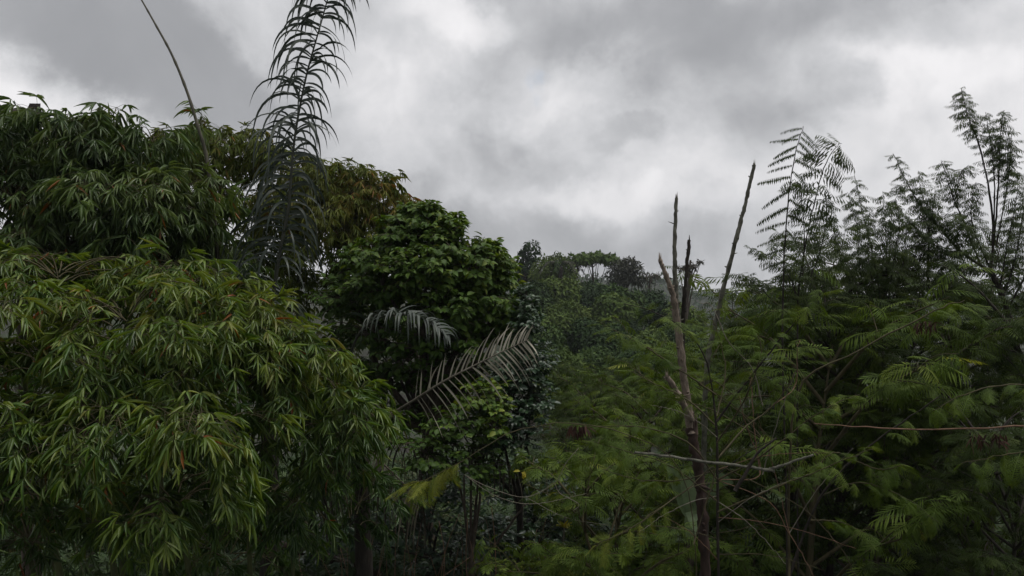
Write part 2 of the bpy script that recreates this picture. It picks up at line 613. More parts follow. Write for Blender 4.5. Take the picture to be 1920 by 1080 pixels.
GREEN_BAM = [(0, (.030, .070, .014)), (.28, (.056, .112, .018)), (.52, (.110, .172, .028)), (.75, (.175, .225, .042)), (.975, (.17, .16, .035)), (1, (.26, .10, .03))]
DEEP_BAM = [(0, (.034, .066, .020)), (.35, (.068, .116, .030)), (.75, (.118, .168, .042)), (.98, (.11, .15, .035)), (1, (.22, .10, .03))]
OLIVE_BAM = [(0, (.060, .092, .016)), (.4, (.098, .132, .024)), (.75, (.140, .145, .030)), (.94, (.19, .150, .036)), (1, (.20, .10, .03))]
M = {
    'bam': leaf_mat('bamboo_leaf', GREEN_BAM, .38, .42, .28),
    'bam_deep': leaf_mat('bamboo_leaf_deep', DEEP_BAM, .38, .42, .26),
    'bam_olive': leaf_mat('bamboo_leaf_olive', OLIVE_BAM, .6, .2, .25),
    'broad': leaf_mat('broad_leaf', [(0, (.032, .066, .010)), (.5, (.064, .120, .018)), (.85, (.120, .178, .028)), (1, (.18, .22, .035))], .5, .2, .24),
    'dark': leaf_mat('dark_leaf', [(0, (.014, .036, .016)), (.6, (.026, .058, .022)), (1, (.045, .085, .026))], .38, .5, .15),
    'palm': leaf_mat('palm_leaf', [(0, (.026, .038, .028)), (.6, (.044, .058, .043)), (1, (.075, .088, .068))], .45, .4, .1, .25),
    'palm_dry': leaf_mat('dry_palm_leaf', [(0, (.20, .185, .14)), (.5, (.32, .30, .235)), (1, (.44, .41, .33))], .7, .2, .12, .3),
    'palm_old': leaf_mat('old_palm_leaf', [(0, (.022, .020, .013)), (.6, (.045, .040, .028)), (1, (.10, .092, .07))], .75, .2, .1, .3),
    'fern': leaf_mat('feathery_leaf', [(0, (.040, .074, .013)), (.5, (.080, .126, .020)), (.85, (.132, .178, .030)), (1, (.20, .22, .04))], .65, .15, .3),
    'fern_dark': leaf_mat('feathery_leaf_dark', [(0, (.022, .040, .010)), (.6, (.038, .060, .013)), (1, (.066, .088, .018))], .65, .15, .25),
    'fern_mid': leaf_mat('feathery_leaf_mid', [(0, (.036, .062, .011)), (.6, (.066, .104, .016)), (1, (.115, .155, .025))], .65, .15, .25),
    'fern_sky': leaf_mat('feathery_leaf_grey', [(0, (.030, .050, .018)), (.6, (.056, .080, .026)), (1, (.09, .12, .036))], .6, .25, .32),
    'fern_red': leaf_mat('withered_pods', [(0, (.028, .013, .010)), (1, (.075, .034, .024))], .7, .2, .1),
    'far': leaf_mat('hill_leaf', [(0, (.014, .030, .010)), (.6, (.030, .058, .016)), (1, (.064, .104, .026))], .7, .15, .15, .3, .5),
    'far_lite': leaf_mat('hill_leaf_pale', [(0, (.044, .080, .018)), (.6, (.084, .124, .028)), (1, (.13, .165, .040))], .7, .15, .15, .3, .5),
    'far_grey': leaf_mat('hill_leaf_grey', [(0, (.045, .050, .038)), (1, (.085, .085, .06))], .8, .1, .1, .3, .5),
    'yellow': leaf_mat('yellow_leaf', [(0, (.20, .24, .03)), (1, (.42, .36, .05))], .5, .3, .3),
    'banana': leaf_mat('banana_leaf', [(0, (.16, .24, .12)), (1, (.30, .38, .22))], .5, .35, .3, .2, 14.0),
    'banana_dry': leaf_mat('dry_banana_leaf', [(0, (.035, .028, .026)), (1, (.13, .11, .10))], .7, .25, .1),
    'litter': leaf_mat('undergrowth_leaf', [(0, (.020, .042, .012)), (.6, (.034, .066, .016)), (.9, (.05, .085, .02)), (1, (.08, .07, .03))], .6, .3, .2),
    'bark': bark_mat('brown_bark', (.035, .027, .020), (.12, .095, .075)),
    'bark_dark': bark_mat('dark_bark', (.016, .013, .011), (.05, .042, .034)),
    'bark_red': bark_mat('reddish_bark', (.022, .015, .012), (.07, .044, .036), 22),
    'bark_pale': bark_mat('pale_peeling_bark', (.07, .055, .042), (.30, .24, .19), 26, .6, (1, 1, .4)),
    'bark_grey': bark_mat('grey_lichen_bark', (.040, .038, .030), (.22, .215, .17), 22, .6, (1, 1, .5)),
    'twig': bark_mat('green_brown_twig', (.04, .036, .018), (.10, .085, .045), 18, .2),
    'twig_red': bark_mat('reddish_twig', (.10, .058, .036), (.22, .135, .088), 18, .2),
    'twig_pale': bark_mat('pale_twig', (.12, .105, .08), (.26, .235, .19), 18, .2),
    'culm': bark_mat('bamboo_culm', (.040, .052, .020), (.10, .11, .045), 9, .1, (1, 1, .1), .5),
    'culm_dark': bark_mat('weathered_culm', (.030, .030, .020), (.12, .11, .075), 14, .2, (1, 1, .15), .6),
    'rachis': bark_mat('palm_rachis', (.020, .022, .018), (.07, .075, .055), 15, .2, (1, 1, .2), .6),
}


# ------------------------------------------------------------------ ground
def hnoise(x, y):
    return (np.sin(x * .31 + 1.3) * np.cos(y * .27 + .4) * .5 + np.sin(x * .83 + y * .59) * .22 + np.sin(x * 1.9 - y * 1.3) * .07)


def sst(x, a, b):
    t = np.clip((x - a) / (b - a), 0, 1)
    return t * t * (3 - 2 * t)


def ground(x, y):
    x = np.asarray(x, float)
    y = np.asarray(y, float)
    h = hnoise(x, y) * .45 * sst(y, -50, 5) * (1 - sst(y, 100, 220))
    h = h + .9 * np.exp(-(((x + 2.5) / 3.0) ** 2 + ((y - 12) / 4.0) ** 2))
    h = h - 6.5 * sst(y, 18, 46) + 8.0 * sst(y, 62, 112) * (1 - sst(x - (y - 90) * .2, 10, 34)) + 1.2 * sst(y, 62, 120)
    h = h - 6.0 * sst(y, 130, 200)
    h = h + 11.5 * sst(y, 280, 420) + np.sin(x * .012 + 1) * 1.2 * sst(y, 280, 420)
    h = h - 9 * sst(y, 480, 700)
    return h


def build_ground():
    xs = np.sinh(np.linspace(-6.2, 6.2, 181)) * 3.2
    ys = np.sinh(np.linspace(-3.4, 6.4, 221)) * 2.6
    X, Y = np.meshgrid(xs, ys)
    Z = ground(X, Y)
    v = np.stack([X, Y, Z], -1).reshape(-1, 3)
    nx, ny = len(xs), len(ys)
    i, j = np.meshgrid(np.arange(ny - 1), np.arange(nx - 1), indexing='ij')
    b = (i * nx + j).ravel()
    q = np.stack([b, b + 1, b + nx + 1, b + nx], 1)
    g = Geo()
    g.add(v, q, .5)
    m = bpy.data.materials.new('forest_floor')
    m.use_nodes = True
    nt = m.node_tree
    N, L = nt.nodes.new, nt.links.new
    pb = nt.nodes['Principled BSDF']
    tc = N('ShaderNodeTexCoord')
    n1 = N('ShaderNodeTexNoise')
    n1.inputs['Scale'].default_value = .6
    n1.inputs['Detail'].default_value = 8
    L(tc.outputs['Object'], n1.inputs['Vector'])
    rp = N('ShaderNodeValToRGB')
    rp.color_ramp.elements[0].position = .35
    rp.color_ramp.elements[0].color = (.016, .014, .009, 1)
    rp.color_ramp.elements[1].position = .65
    rp.color_ramp.elements[1].color = (.022, .034, .011, 1)
    L(n1.outputs['Fac'], rp.inputs[0])
    L(rp.outputs[0], pb.inputs['Base Color'])
    pb.inputs['Roughness'].default_value = .95
    bp = N('ShaderNodeBump')
    bp.inputs['Strength'].default_value = .5
    bp.inputs['Distance'].default_value = .1
    n2 = N('ShaderNodeTexNoise')
    n2.inputs['Scale'].default_value = 9
    n2.inputs['Detail'].default_value = 6
    L(tc.outputs['Object'], n2.inputs['Vector'])
    L(n2.outputs['Fac'], bp.inputs['Height'])
    L(bp.outputs[0], pb.inputs['Normal'])
    solo('ground', g, m, 'dark forest floor sloping into the valley', 'ground', kind='structure')


build_ground()


def base_at(x, y):
    return np.array([x, y, float(ground(x, y))])


# ------------------------------------------------------------------ bamboo
UP = np.array([0, 0, 1.0])


def sphere_dirs(n, zmin=-.6):
    z = rng.uniform(zmin, 1, n)
    a = rng.uniform(0, 2 * math.pi, n)
    r = np.sqrt(1 - z * z)
    return np.stack([r * np.cos(a), r * np.sin(a), z], 1)


class Fans:
    """Collects the little fans of hanging leaves at the twig ends, then makes them all at once."""
    def __init__(self):
        self.p, self.b, self.r = [], [], []

    def add(self, p, b, r):
        self.p.append(p)
        self.b.append(b)
        self.r.append(r)

    def emit(self, geo, leafL, leafW, nmin=5, nmax=9, droop=.6, spread=1.15):
        p, b, r = np.array(self.p), nrm(np.array(self.b)), np.array(self.r)
        n = len(p)
        s = nrm(np.cross(b, UP) + rng.normal(0, .25, (n, 3)))
        cnt = rng.integers(nmin, nmax + 1, n)
        dr = droop * rng.uniform(.4, 1.6, n)
        fs = rng.uniform(.68, 1.22, n)
        for j in range(nmax):
            m = cnt > j
            if not m.any():
                continue
            k = m.sum()
            u = (j + .5) / cnt[m] * 2 - 1
            a = u * spread + rng.normal(0, .12, k)
            d = b[m] * np.cos(a)[:, None] + s[m] * np.sin(a)[:, None]
            d[:, 2] -= dr[m] * (1.0 - .25 * np.abs(u)) + rng.normal(0, .12, k)
            up = b[m] * .7 + UP + rng.normal(0, .35, (k, 3))
            off = b[m] * (rng.uniform(-.10, .02, k) * leafL * (1 + np.abs(u) * 2.2))[:, None]
            ll = leafL * fs[m] * rng.uniform(.62, 1.18, k) * (1 - .22 * np.abs(u))
            ww = leafW * rng.uniform(.75, 1.2, k)
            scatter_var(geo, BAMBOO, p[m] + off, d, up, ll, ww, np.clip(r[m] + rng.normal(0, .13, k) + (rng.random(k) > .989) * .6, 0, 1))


def bough(fans, gt, p0, p1, arch, nf, twigL, tone, start=.35):
    mid = (p0 + p1) / 2 + UP * arch
    t = np.linspace(0, 1, 9)[:, None]
    path = p0 * (1 - t) ** 2 + 2 * mid * t * (1 - t) + p1 * t * t
    tube(gt, path, lin(9, .006, .0022), 4, .5)
    for i in range(nf):
        u = start + (1 - start) * ((i + rng.random()) / nf) ** .75
        q = p0 * (1 - u) ** 2 + 2 * mid * u * (1 - u) + p1 * u * u
        T = nrm(2 * (1 - u) * (mid - p0) + 2 * u * (p1 - mid))
        sd_ = np.cross(T, UP)
        sd_ = sd_ / max(np.linalg.norm(sd_), .2) * (1 if i % 2 else -1)
        b = nrm(T * rng.uniform(.35, .9) + sd_ * rng.uniform(.3, .95) + UP * rng.uniform(-.35, .3) + rng.normal(0, .12, 3))
        e = q + b * twigL * rng.uniform(.35, 1.1)
        e[2] -= .06 * twigL
        tube(gt, np.array([q, (q + e) / 2 + UP * .02, e]), [.0022, .0018, .0013], 3, .5)
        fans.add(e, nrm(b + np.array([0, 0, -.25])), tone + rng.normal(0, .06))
    fans.add(p1, nrm(p1 - mid + np.array([0, 0, -.2])), tone)


def bamboo_clump(name, label, lobes, base, culm_tops, leafL, leafW, mat, culm_r=.03, nf=9, twigL=.22, droop=.6, nlo=4, nhi=10, culmmat='culm'):
    root = thing(name, label, 'bamboo', base)
    gl, gt, fans = Geo(), Geo(), Fans()
    for (px, py, d, rx, ry, rz, nb, tone) in lobes:
        c = P(px, py, d)
        R = np.array([rx / F * d, rz, ry / F * d])
        dirs = sphere_dirs(nb, -.75)
        for e in dirs:
            rad = rng.uniform(.72, 1.05) + (rng.random() < .14) * rng.uniform(.1, .35)
            p1 = c + e * R * rad
            p0 = c + e * R * rng.uniform(.0, .25) + UP * R[2] * rng.uniform(-.2, .35)
            bough(fans, gt, p0, p1, .10 + .22 * np.linalg.norm((p1 - p0)[:2]), nf, twigL, tone + rng.normal(0, .08))
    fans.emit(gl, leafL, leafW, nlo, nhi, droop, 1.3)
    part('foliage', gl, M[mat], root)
    part('twigs', gt, M['twig'], root)
    for (bx, by, pts, r0) in culm_tops:
        b = base_at(bx, by)
        b[2] -= .1
        pp = spline([b] + [np.asarray(p) for p in pts], 40)
        g = Geo()
        rr = lin(40, r0, r0 * .25, 1.2)
        rr[::4] *= 1.16
        tube(g, pp, rr, 8, .5)
        part('culm', g, M[culmmat], root)
    return root, fans


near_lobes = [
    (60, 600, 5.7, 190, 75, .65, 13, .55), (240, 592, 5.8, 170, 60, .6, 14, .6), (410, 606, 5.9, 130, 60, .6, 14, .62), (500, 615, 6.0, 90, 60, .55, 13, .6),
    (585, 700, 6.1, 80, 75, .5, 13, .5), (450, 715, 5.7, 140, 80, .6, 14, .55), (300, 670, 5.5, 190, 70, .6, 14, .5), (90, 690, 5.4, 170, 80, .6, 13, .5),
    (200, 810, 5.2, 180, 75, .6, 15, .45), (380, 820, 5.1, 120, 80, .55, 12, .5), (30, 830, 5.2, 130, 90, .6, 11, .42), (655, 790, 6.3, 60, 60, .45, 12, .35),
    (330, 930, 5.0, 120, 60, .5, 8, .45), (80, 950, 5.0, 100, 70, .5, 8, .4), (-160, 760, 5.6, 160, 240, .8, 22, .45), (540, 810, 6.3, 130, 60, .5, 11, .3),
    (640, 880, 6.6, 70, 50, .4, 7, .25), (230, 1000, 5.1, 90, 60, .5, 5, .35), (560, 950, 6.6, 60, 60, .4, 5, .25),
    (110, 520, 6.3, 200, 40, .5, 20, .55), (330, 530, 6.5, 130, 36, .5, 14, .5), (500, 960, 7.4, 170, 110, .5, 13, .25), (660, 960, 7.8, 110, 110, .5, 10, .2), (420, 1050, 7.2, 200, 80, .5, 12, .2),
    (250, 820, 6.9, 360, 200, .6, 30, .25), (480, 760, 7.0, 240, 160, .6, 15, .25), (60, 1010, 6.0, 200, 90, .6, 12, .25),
]
nb = base_at(-2.9, 7.0)
near, _f = bamboo_clump('bamboo_clump', 'large near bamboo clump with drooping fans of bright green leaves at lower left', near_lobes, nb,
                    [(-3.1, 6.9, [P(180, 800, 6.4), P(240, 600, 6.0)], .030), (-2.6, 7.1, [P(330, 800, 6.6), P(430, 620, 6.2)], .028), (-2.3, 7.3, [P(470, 850, 6.9), P(600, 680, 6.4)], .026),
                     (-3.5, 6.9, [P(60, 800, 6.4), P(40, 620, 6.0)], .03), (-2.8, 7.4, [P(280, 900, 7.0), P(300, 640, 6.6)], .03), (-2.0, 7.2, [P(560, 900, 7.0), P(680, 780, 6.6)], .024)],
                    .172, .0175, 'bam', nf=12, twigL=.21, droop=.42)

up_lobes = [
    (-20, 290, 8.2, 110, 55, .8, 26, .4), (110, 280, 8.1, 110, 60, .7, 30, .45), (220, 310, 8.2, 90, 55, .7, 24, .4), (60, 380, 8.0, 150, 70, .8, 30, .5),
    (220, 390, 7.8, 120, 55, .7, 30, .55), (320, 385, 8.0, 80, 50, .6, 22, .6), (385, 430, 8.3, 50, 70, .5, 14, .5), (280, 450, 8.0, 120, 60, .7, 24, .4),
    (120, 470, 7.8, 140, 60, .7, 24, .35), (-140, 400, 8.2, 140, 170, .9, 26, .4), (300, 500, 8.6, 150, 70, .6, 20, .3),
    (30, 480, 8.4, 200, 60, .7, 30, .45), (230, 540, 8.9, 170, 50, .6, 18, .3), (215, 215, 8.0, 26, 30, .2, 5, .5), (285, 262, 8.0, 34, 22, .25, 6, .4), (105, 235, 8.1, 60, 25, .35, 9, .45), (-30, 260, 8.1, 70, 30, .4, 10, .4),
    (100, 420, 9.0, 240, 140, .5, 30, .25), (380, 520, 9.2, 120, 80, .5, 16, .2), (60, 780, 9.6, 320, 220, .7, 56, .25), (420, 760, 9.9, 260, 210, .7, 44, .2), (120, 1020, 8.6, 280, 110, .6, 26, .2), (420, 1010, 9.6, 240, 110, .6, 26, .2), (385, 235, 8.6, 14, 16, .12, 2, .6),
]
ub = base_at(-4.6, 9.2)
shoot = [P(392, 330, 8.0), P(385, 285, 8.0), P(372, 240, 8.0), P(350, 170, 8.05), P(322, 102, 8.1), P(291, 45, 8.15), P(262, -6, 8.2), P(238, -45, 8.25)]
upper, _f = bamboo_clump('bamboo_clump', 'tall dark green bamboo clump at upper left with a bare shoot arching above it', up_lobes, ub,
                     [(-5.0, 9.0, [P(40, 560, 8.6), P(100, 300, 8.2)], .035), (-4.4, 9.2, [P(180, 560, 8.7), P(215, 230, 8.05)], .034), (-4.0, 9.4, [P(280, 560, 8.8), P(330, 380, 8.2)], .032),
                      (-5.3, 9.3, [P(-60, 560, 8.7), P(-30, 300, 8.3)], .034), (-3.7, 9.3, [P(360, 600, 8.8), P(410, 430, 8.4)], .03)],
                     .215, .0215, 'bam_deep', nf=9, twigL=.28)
g = Geo()
pp = spline([base_at(-3.5, 9.0), P(430, 760, 8.6), P(408, 480, 8.1)] + shoot, 72)
rr = lin(72, .028, .0055, 1.0)
rr[::4] *= 1.22
tube(g, pp, rr, 8, .5)
tag(part('culm', g, M['culm_dark'], upper), 'bare leafless shoot arching far above the leaves')

olive_lobes = [
    (350, 300, 13, 70, 50, .9, 26, .45), (430, 290, 13.2, 90, 48, 1.0, 34, .4), (330, 350, 13, 80, 60, .9, 24, .5), (520, 320, 13.2, 90, 55, 1.0, 34, .45),
    (610, 360, 13, 80, 45, 1.0, 34, .6), (690, 385, 13, 75, 48, .9, 34, .75), (755, 405, 13.2, 45, 30, .7, 18, .8), (640, 420, 12.8, 110, 50, 1.0, 34, .55),
    (560, 400, 13.0, 90, 60, 1.0, 30, .5), (480, 400, 13.2, 110, 70, 1.0, 32, .4), (600, 480, 13, 120, 50, 1.0, 28, .35), (700, 450, 13, 70, 45, .8, 22, .5),
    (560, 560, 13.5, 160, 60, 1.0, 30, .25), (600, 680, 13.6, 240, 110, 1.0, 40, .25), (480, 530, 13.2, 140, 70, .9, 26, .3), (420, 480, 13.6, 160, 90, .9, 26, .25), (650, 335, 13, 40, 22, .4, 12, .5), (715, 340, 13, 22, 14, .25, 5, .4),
]
ob = base_at(-3.6, 14.0)
olive, _f = bamboo_clump('bamboo_clump', 'olive and yellow brown bamboo thicket with fine leaves behind the tall palm frond', olive_lobes, ob,
                     [(-4.6, 13.8, [P(400, 600, 13.4), P(420, 300, 13.2)], .04), (-3.6, 13.8, [P(560, 600, 13.5), P(560, 340, 13.2)], .04), (-3.0, 14.0, [P(640, 600, 13.5), P(660, 380, 13.1)], .04),
                      (-2.6, 14.0, [P(700, 600, 13.5), P(735, 400, 13.2)], .036), (-5.2, 13.9, [P(320, 600, 13.5), P(345, 320, 13.1)], .04)],
                     .20, .023, 'bam_olive', nf=9, twigL=.3, droop=.75)


# ------------------------------------------------------------------ palms
def frond(parent, rpts, nleaf, L_fn, W, mat, grav, r0=.02, t0=.12, side_bias=(1, 1), fwd=.45, lift=.15, rmat='rachis', hint=None, jitter=.12, curl=.5, hang=(0, 0), label=None):
    n = 60
    pp = spline(rpts, n)
    T = nrm(np.gradient(pp, axis=0))
    g = Geo()
    tube(g, pp, lin(n, r0, r0 * .18), 7, .5)
    rach = part('frond', g, M[rmat], parent)
    if label:
        rach['label'] = label
    gl = Geo()
    pos, D, hn, LL, GR, RN = [], [], [], [], [], []
    for i in range(nleaf):
        u = t0 + (1 - t0) * (i + .5) / nleaf
        for s in (-1, 1):
            if rng.random() > side_bias[0 if s < 0 else 1]:
                continue
            f = min(1, max(0, u + rng.normal(0, .004))) * (n - 1)
            k = min(int(f), n - 2)
            p = pp[k] + (pp[k + 1] - pp[k]) * (f - k)
            t = T[k]
            h = UP if hint is None else np.asarray(hint, float)
            sv = np.cross(t, h)
            sv /= max(np.linalg.norm(sv), 1e-3)
            sv = sv * s
            d = t * fwd + sv + np.cross(sv * s, t) * lift + rng.normal(0, jitter, 3)
            d[2] -= hang[0 if s < 0 else 1]
            pos.append(p)
            D.append(d)
            hn.append(np.cross(sv * s, t) + rng.normal(0, .25, 3))
            LL.append(L_fn(u, s) * rng.uniform(.82, 1.12))
            GR.append(grav * rng.uniform(.6, 1.4))
            RN.append(rng.random())
    ribbons(gl, np.array(pos), np.array(D), np.array(hn), np.array(LL), W * rng.uniform(.75, 1.15, len(pos)), np.array(GR), np.array(RN), 10, twist=curl)
    o = bpy.data.objects.new('leaflets', gl.mesh('leaflets', M[mat], np.array(parent.location)))
    C.objects.link(o)
    o.parent = rach
    return rach


def palm_trunk(parent, pts, r0, r1, mat='bark_dark'):
    g = Geo()
    pp = spline(pts, 30)
    rr = lin(30, r0, r1)
    rr[::2] *= 1.09
    tube(g, pp, rr, 10, .5, .12)
    part('trunk', g, M[mat], parent)


pa = base_at(-2.75, 8.6)
palm1 = thing('palm_tree', 'palm whose one tall upright frond of hooked dark leaflets rises above the bamboo', 'palm', pa)
crown1 = P(505, 760, 8.2)
palm_trunk(palm1, [pa - UP * .1, (pa + crown1) / 2 + np.array([.05, 0, 0]), crown1], .10, .08)
tall = [crown1, P(508, 600, 8.05), P(524, 480, 8.0), P(541, 390, 8.0), P(548, 300, 8.0), P(557, 230, 8.0), P(575, 140, 8.0), P(600, 50, 8.0), P(622, -25, 8.0), P(645, -75, 8.0)]
for az, nl, ww in ((0, 58, .029), (.8, 42, .025), (-.7, 26, .025)):
    frond(palm1, tall, nl, lambda u, s: (.88 if s < 0 else .64) * (1 - .3 * u) * rng.uniform(.7, 1.15), ww, 'palm', 4.6, .022 if az == 0 else .012, .2, (1, .9), .55, .05, hint=(math.sin(az), -math.cos(az), .1), jitter=.3, curl=1.8, hang=(.25, -.1))
frond(palm1, [crown1, P(480, 680, 8.1), P(455, 590, 8.0), P(425, 530, 8.0), P(385, 510, 8.0)], 30, lambda u, s: .5, .020, 'palm', 2.4, .014, .3, (1, 1), .8, .2, hint=(.2, -1, .6), curl=.7)
frond(palm1, [crown1, P(520, 690, 8.9), P(530, 600, 9.5), P(540, 560, 10.1), P(548, 560, 10.6)], 30, lambda u, s: .5, .026, 'palm', 2.2, .016, .2, hint=(1, 0, 1), curl=.6)

pb_ = base_at(-1.62, 9.0)
palm2 = thing('palm_tree', 'palm with one pale dry frond reaching right and brown dead fronds hanging below', 'palm', pb_)
crown2 = P(672, 800, 8.6)
palm_trunk(palm2, [pb_ - UP * .1, (pb_ + crown2) / 2, crown2], .10, .08)
frond(palm2, [crown2, P(715, 785, 8.0), P(765, 757, 7.5), P(830, 716, 7.2), P(900, 680, 7.05), P(950, 655, 7.0), P(992, 636, 6.95)], 25,
      lambda u, s: (.46 if s > 0 else .34) * (1 - .5 * max(0, u - .6) / .4) * min(1, .6 + u) * rng.uniform(.7, 1.15), .017, 'palm_dry', .8, .016, .36, (1, 1), .95, .0,
      rmat='twig_pale', hint=(0, -1, .25), jitter=.08, curl=.9, hang=(0, .55), label='pale grey dried frond')
frond(palm2, [crown2, P(655, 700, 8.2), P(670, 632, 8.0), P(710, 597, 7.9), P(760, 590, 7.8), P(805, 604, 7.75), P(838, 630, 7.7)], 36,
      lambda u, s: .50 * (1 - .5 * max(0, u - .7) / .3), .026, 'palm', 2.6, .018, .42, (1, 1), .35, .5, hint=(0, 0, 1), jitter=.1, curl=.4)
for pts, Lh in (([crown2, P(740, 830, 9.2), P(830, 830, 9.6), P(910, 845, 9.8), P(975, 885, 9.9)], .6),
                ([crown2, P(700, 850, 8.4), P(740, 890, 8.3), P(790, 940, 8.2)], .6), ([crown2, P(640, 830, 8.2), P(610, 880, 8.0), P(590, 950, 7.9)], .55)):
    frond(palm2, pts, 34, lambda u, s, Lh=Lh: Lh, .02, 'palm_old', 4.5, .018, .2, (1, 1), .2, -.2, rmat='bark', hint=(0, 0, 1), jitter=.12, curl=1.2, hang=(.6, .6), label='dead brown hanging frond')

# withered banana leaves at the far left
bb = base_at(-6.3, 10.4)
ban = thing('banana_plant', 'banana plant with withered grey leaves poking out above the bamboo at far left', 'banana plant', bb)
bc = P(35, 262, 9.6)
g = Geo()
tube(g, spline([bb - UP * .1, (bb + bc) / 2, bc], 16), lin(16, .13, .06), 9, .4)
part('trunk', g, M['bark'], ban)
for pts, w in (([bc, P(60, 225, 9.6), P(66, 200, 9.6), P(70, 215, 9.6)], .07), ([bc, P(45, 215, 9.5), P(28, 212, 9.5), P(22, 240, 9.5)], .05),
               ([bc, P(10, 225, 9.5), P(-10, 200, 9.4), P(-40, 215, 9.4)], .05), ([bc, P(20, 235, 9.4), P(0, 215, 9.3), P(-20, 195, 9.2)], .045), ([bc, P(75, 238, 9.6), P(95, 240, 9.6), P(110, 262, 9.6)], .05)):
    pp = spline(pts, 12)
    T = nrm(np.gradient(pp, axis=0))
    sv = nrm(np.cross(T, np.array([.3, -.8, .5])))
    wd = w * np.array([.15, .35, .6, .8, .95, 1, 1, .95, .85, .65, .4, .05])[:, None]
    V = np.stack([pp - sv * wd + np.array([0, 0, .02]), pp, pp + sv * wd + np.array([0, 0, .02])], 1)
    g = Geo()
    q = []
    for k in range(11):
        q += [(k * 3, k * 3 + 1, k * 3 + 4, k * 3 + 3), (k * 3 + 1, k * 3 + 2, k * 3 + 5, k * 3 + 4)]
    g.add(V.reshape(-1, 3), q, rng.random())
    part('leaf', g, M['banana_dry'], ban)


# ------------------------------------------------------------------ broadleaf trees
def broad_tree(name, label, cat, base, lobes, leafL, leafW, mat, trunk_r, barkm='bark', per=10, tm=BROAD, group=None, droop=.5):
    root = thing(name, label, cat, base, group)
    gl, gb = Geo(), Geo()
    pos, D, U, RN, LL = [], [], [], [], []
    zt = max(P(a[0], a[1], a[2])[2] for a in lobes)
    cs = np.array([P(a[0], a[1], a[2]) for a in lobes])
    fork = np.array([base[0] * .5 + cs[:, 0].mean() * .5, base[1] * .5 + cs[:, 1].mean() * .5, base[2] + (zt - base[2]) * .42])
    tube(gb, spline([base - UP * .15, (base + fork) / 2 + rng.normal(0, .05, 3), fork], 14), lin(14, trunk_r, trunk_r * .7), 9, .5, .1)
    part('trunk', gb, M[barkm], root)
    gb = Geo()
    for (px, py, d, rx, ry, rz, nc, tone) in lobes:
        c = P(px, py, d)
        R = np.array([rx / F * d, rz, ry / F * d])
        lp = spline([fork, (fork + c) / 2 + rng.normal(0, .15, 3) + UP * .1, c], 10)
        tube(gb, lp, lin(10, trunk_r * .45, trunk_r * .15), 6, .5, .1)
        dirs = sphere_dirs(nc, -.8)
        rad = rng.uniform(.5, 1.22, nc)
        for e, r_ in zip(dirs, rad):
            tip = c + e * R * r_
            st = c + e * R * .15
            tube(gb, np.array([st, (st + tip) / 2 + UP * .03, tip]), [trunk_r * .07, trunk_r * .05, trunk_r * .03], 4, .5)
            for j in range(per):
                a = j * 2.4 + rng.random()
                h = np.array([math.cos(a), math.sin(a), rng.uniform(-.1, .5)])
                d_ = nrm(h + e * .6)
                d_[2] -= droop * rng.uniform(.3, 1.2)
                pos.append(tip - e * R * rng.uniform(0, .3) + h * leafL * rng.uniform(0, .5))
                D.append(d_)
                U.append(UP + e * .8 + rng.normal(0, .3, 3))
                RN.append(np.clip(tone + rng.normal(0, .2), 0, 1))
                LL.append(leafL * rng.uniform(.6, 1.15))
    LL = np.array(LL)
    scatter_var(gl, tm, np.array(pos), np.array(D), np.array(U), LL, LL * leafW, np.array(RN))
    part('crown', gl, M[mat], root)
    part('branches', gb, M[barkm], root)
    return root


broad_tree('broadleaf_tree', 'rounded broadleaf tree with glossy oval green leaves beside the olive bamboo', 'tree', base_at(-1.2, 11.8), [
    (800, 408, 11.2, 42, 30, .5, 50, .55), (845, 420, 11.2, 26, 20, .3, 22, .6), (765, 405, 11.3, 30, 20, .3, 22, .5), (755, 440, 11.2, 60, 40, .6, 60, .5), (830, 455, 11, 60, 45, .6, 70, .55), (725, 490, 11.2, 70, 45, .7, 80, .5),
    (800, 510, 10.8, 90, 50, .7, 110, .55), (880, 500, 11, 70, 50, .7, 90, .55), (912, 470, 11.2, 26, 20, .3, 26, .65), (945, 495, 11.2, 20, 18, .25, 18, .7), (900, 560, 11, 70, 60, .7, 100, .5),
    (935, 530, 11.2, 35, 40, .4, 40, .65), (820, 580, 10.8, 90, 50, .7, 90, .4), (720, 545, 11.2, 80, 45, .7, 70, .4), (650, 560, 11.8, 60, 50, .6, 50, .3), (665, 500, 12.0, 50, 40, .5, 40, .35), (880, 630, 11, 70, 45, .6, 70, .35),
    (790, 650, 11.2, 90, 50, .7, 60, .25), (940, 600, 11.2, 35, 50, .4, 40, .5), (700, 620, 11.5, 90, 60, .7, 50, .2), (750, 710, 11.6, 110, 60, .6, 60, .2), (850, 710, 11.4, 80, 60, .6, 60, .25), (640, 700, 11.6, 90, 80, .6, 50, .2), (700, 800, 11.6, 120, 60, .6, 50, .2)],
.12, .58, 'broad', .14, per=15)
broad_tree('shrub', 'dark glossy small leaved tree in front of the hill right of the broadleaf tree', 'tree', base_at(.1, 10.8), [
    (985, 610, 10.4, 32, 50, .4, 60, .5), (1000, 680, 10.4, 40, 50, .45, 70, .5), (960, 700, 10.2, 50, 50, .5, 80, .4), (1000, 750, 10.2, 40, 45, .5, 60, .5),
    (930, 760, 10, 60, 50, .5, 80, .5), (960, 820, 10, 60, 50, .5, 60, .35), (985, 560, 10.6, 20, 25, .25, 20, .5)],
    .085, .6, 'dark', .06, 'bark_dark', 10, SMALL)
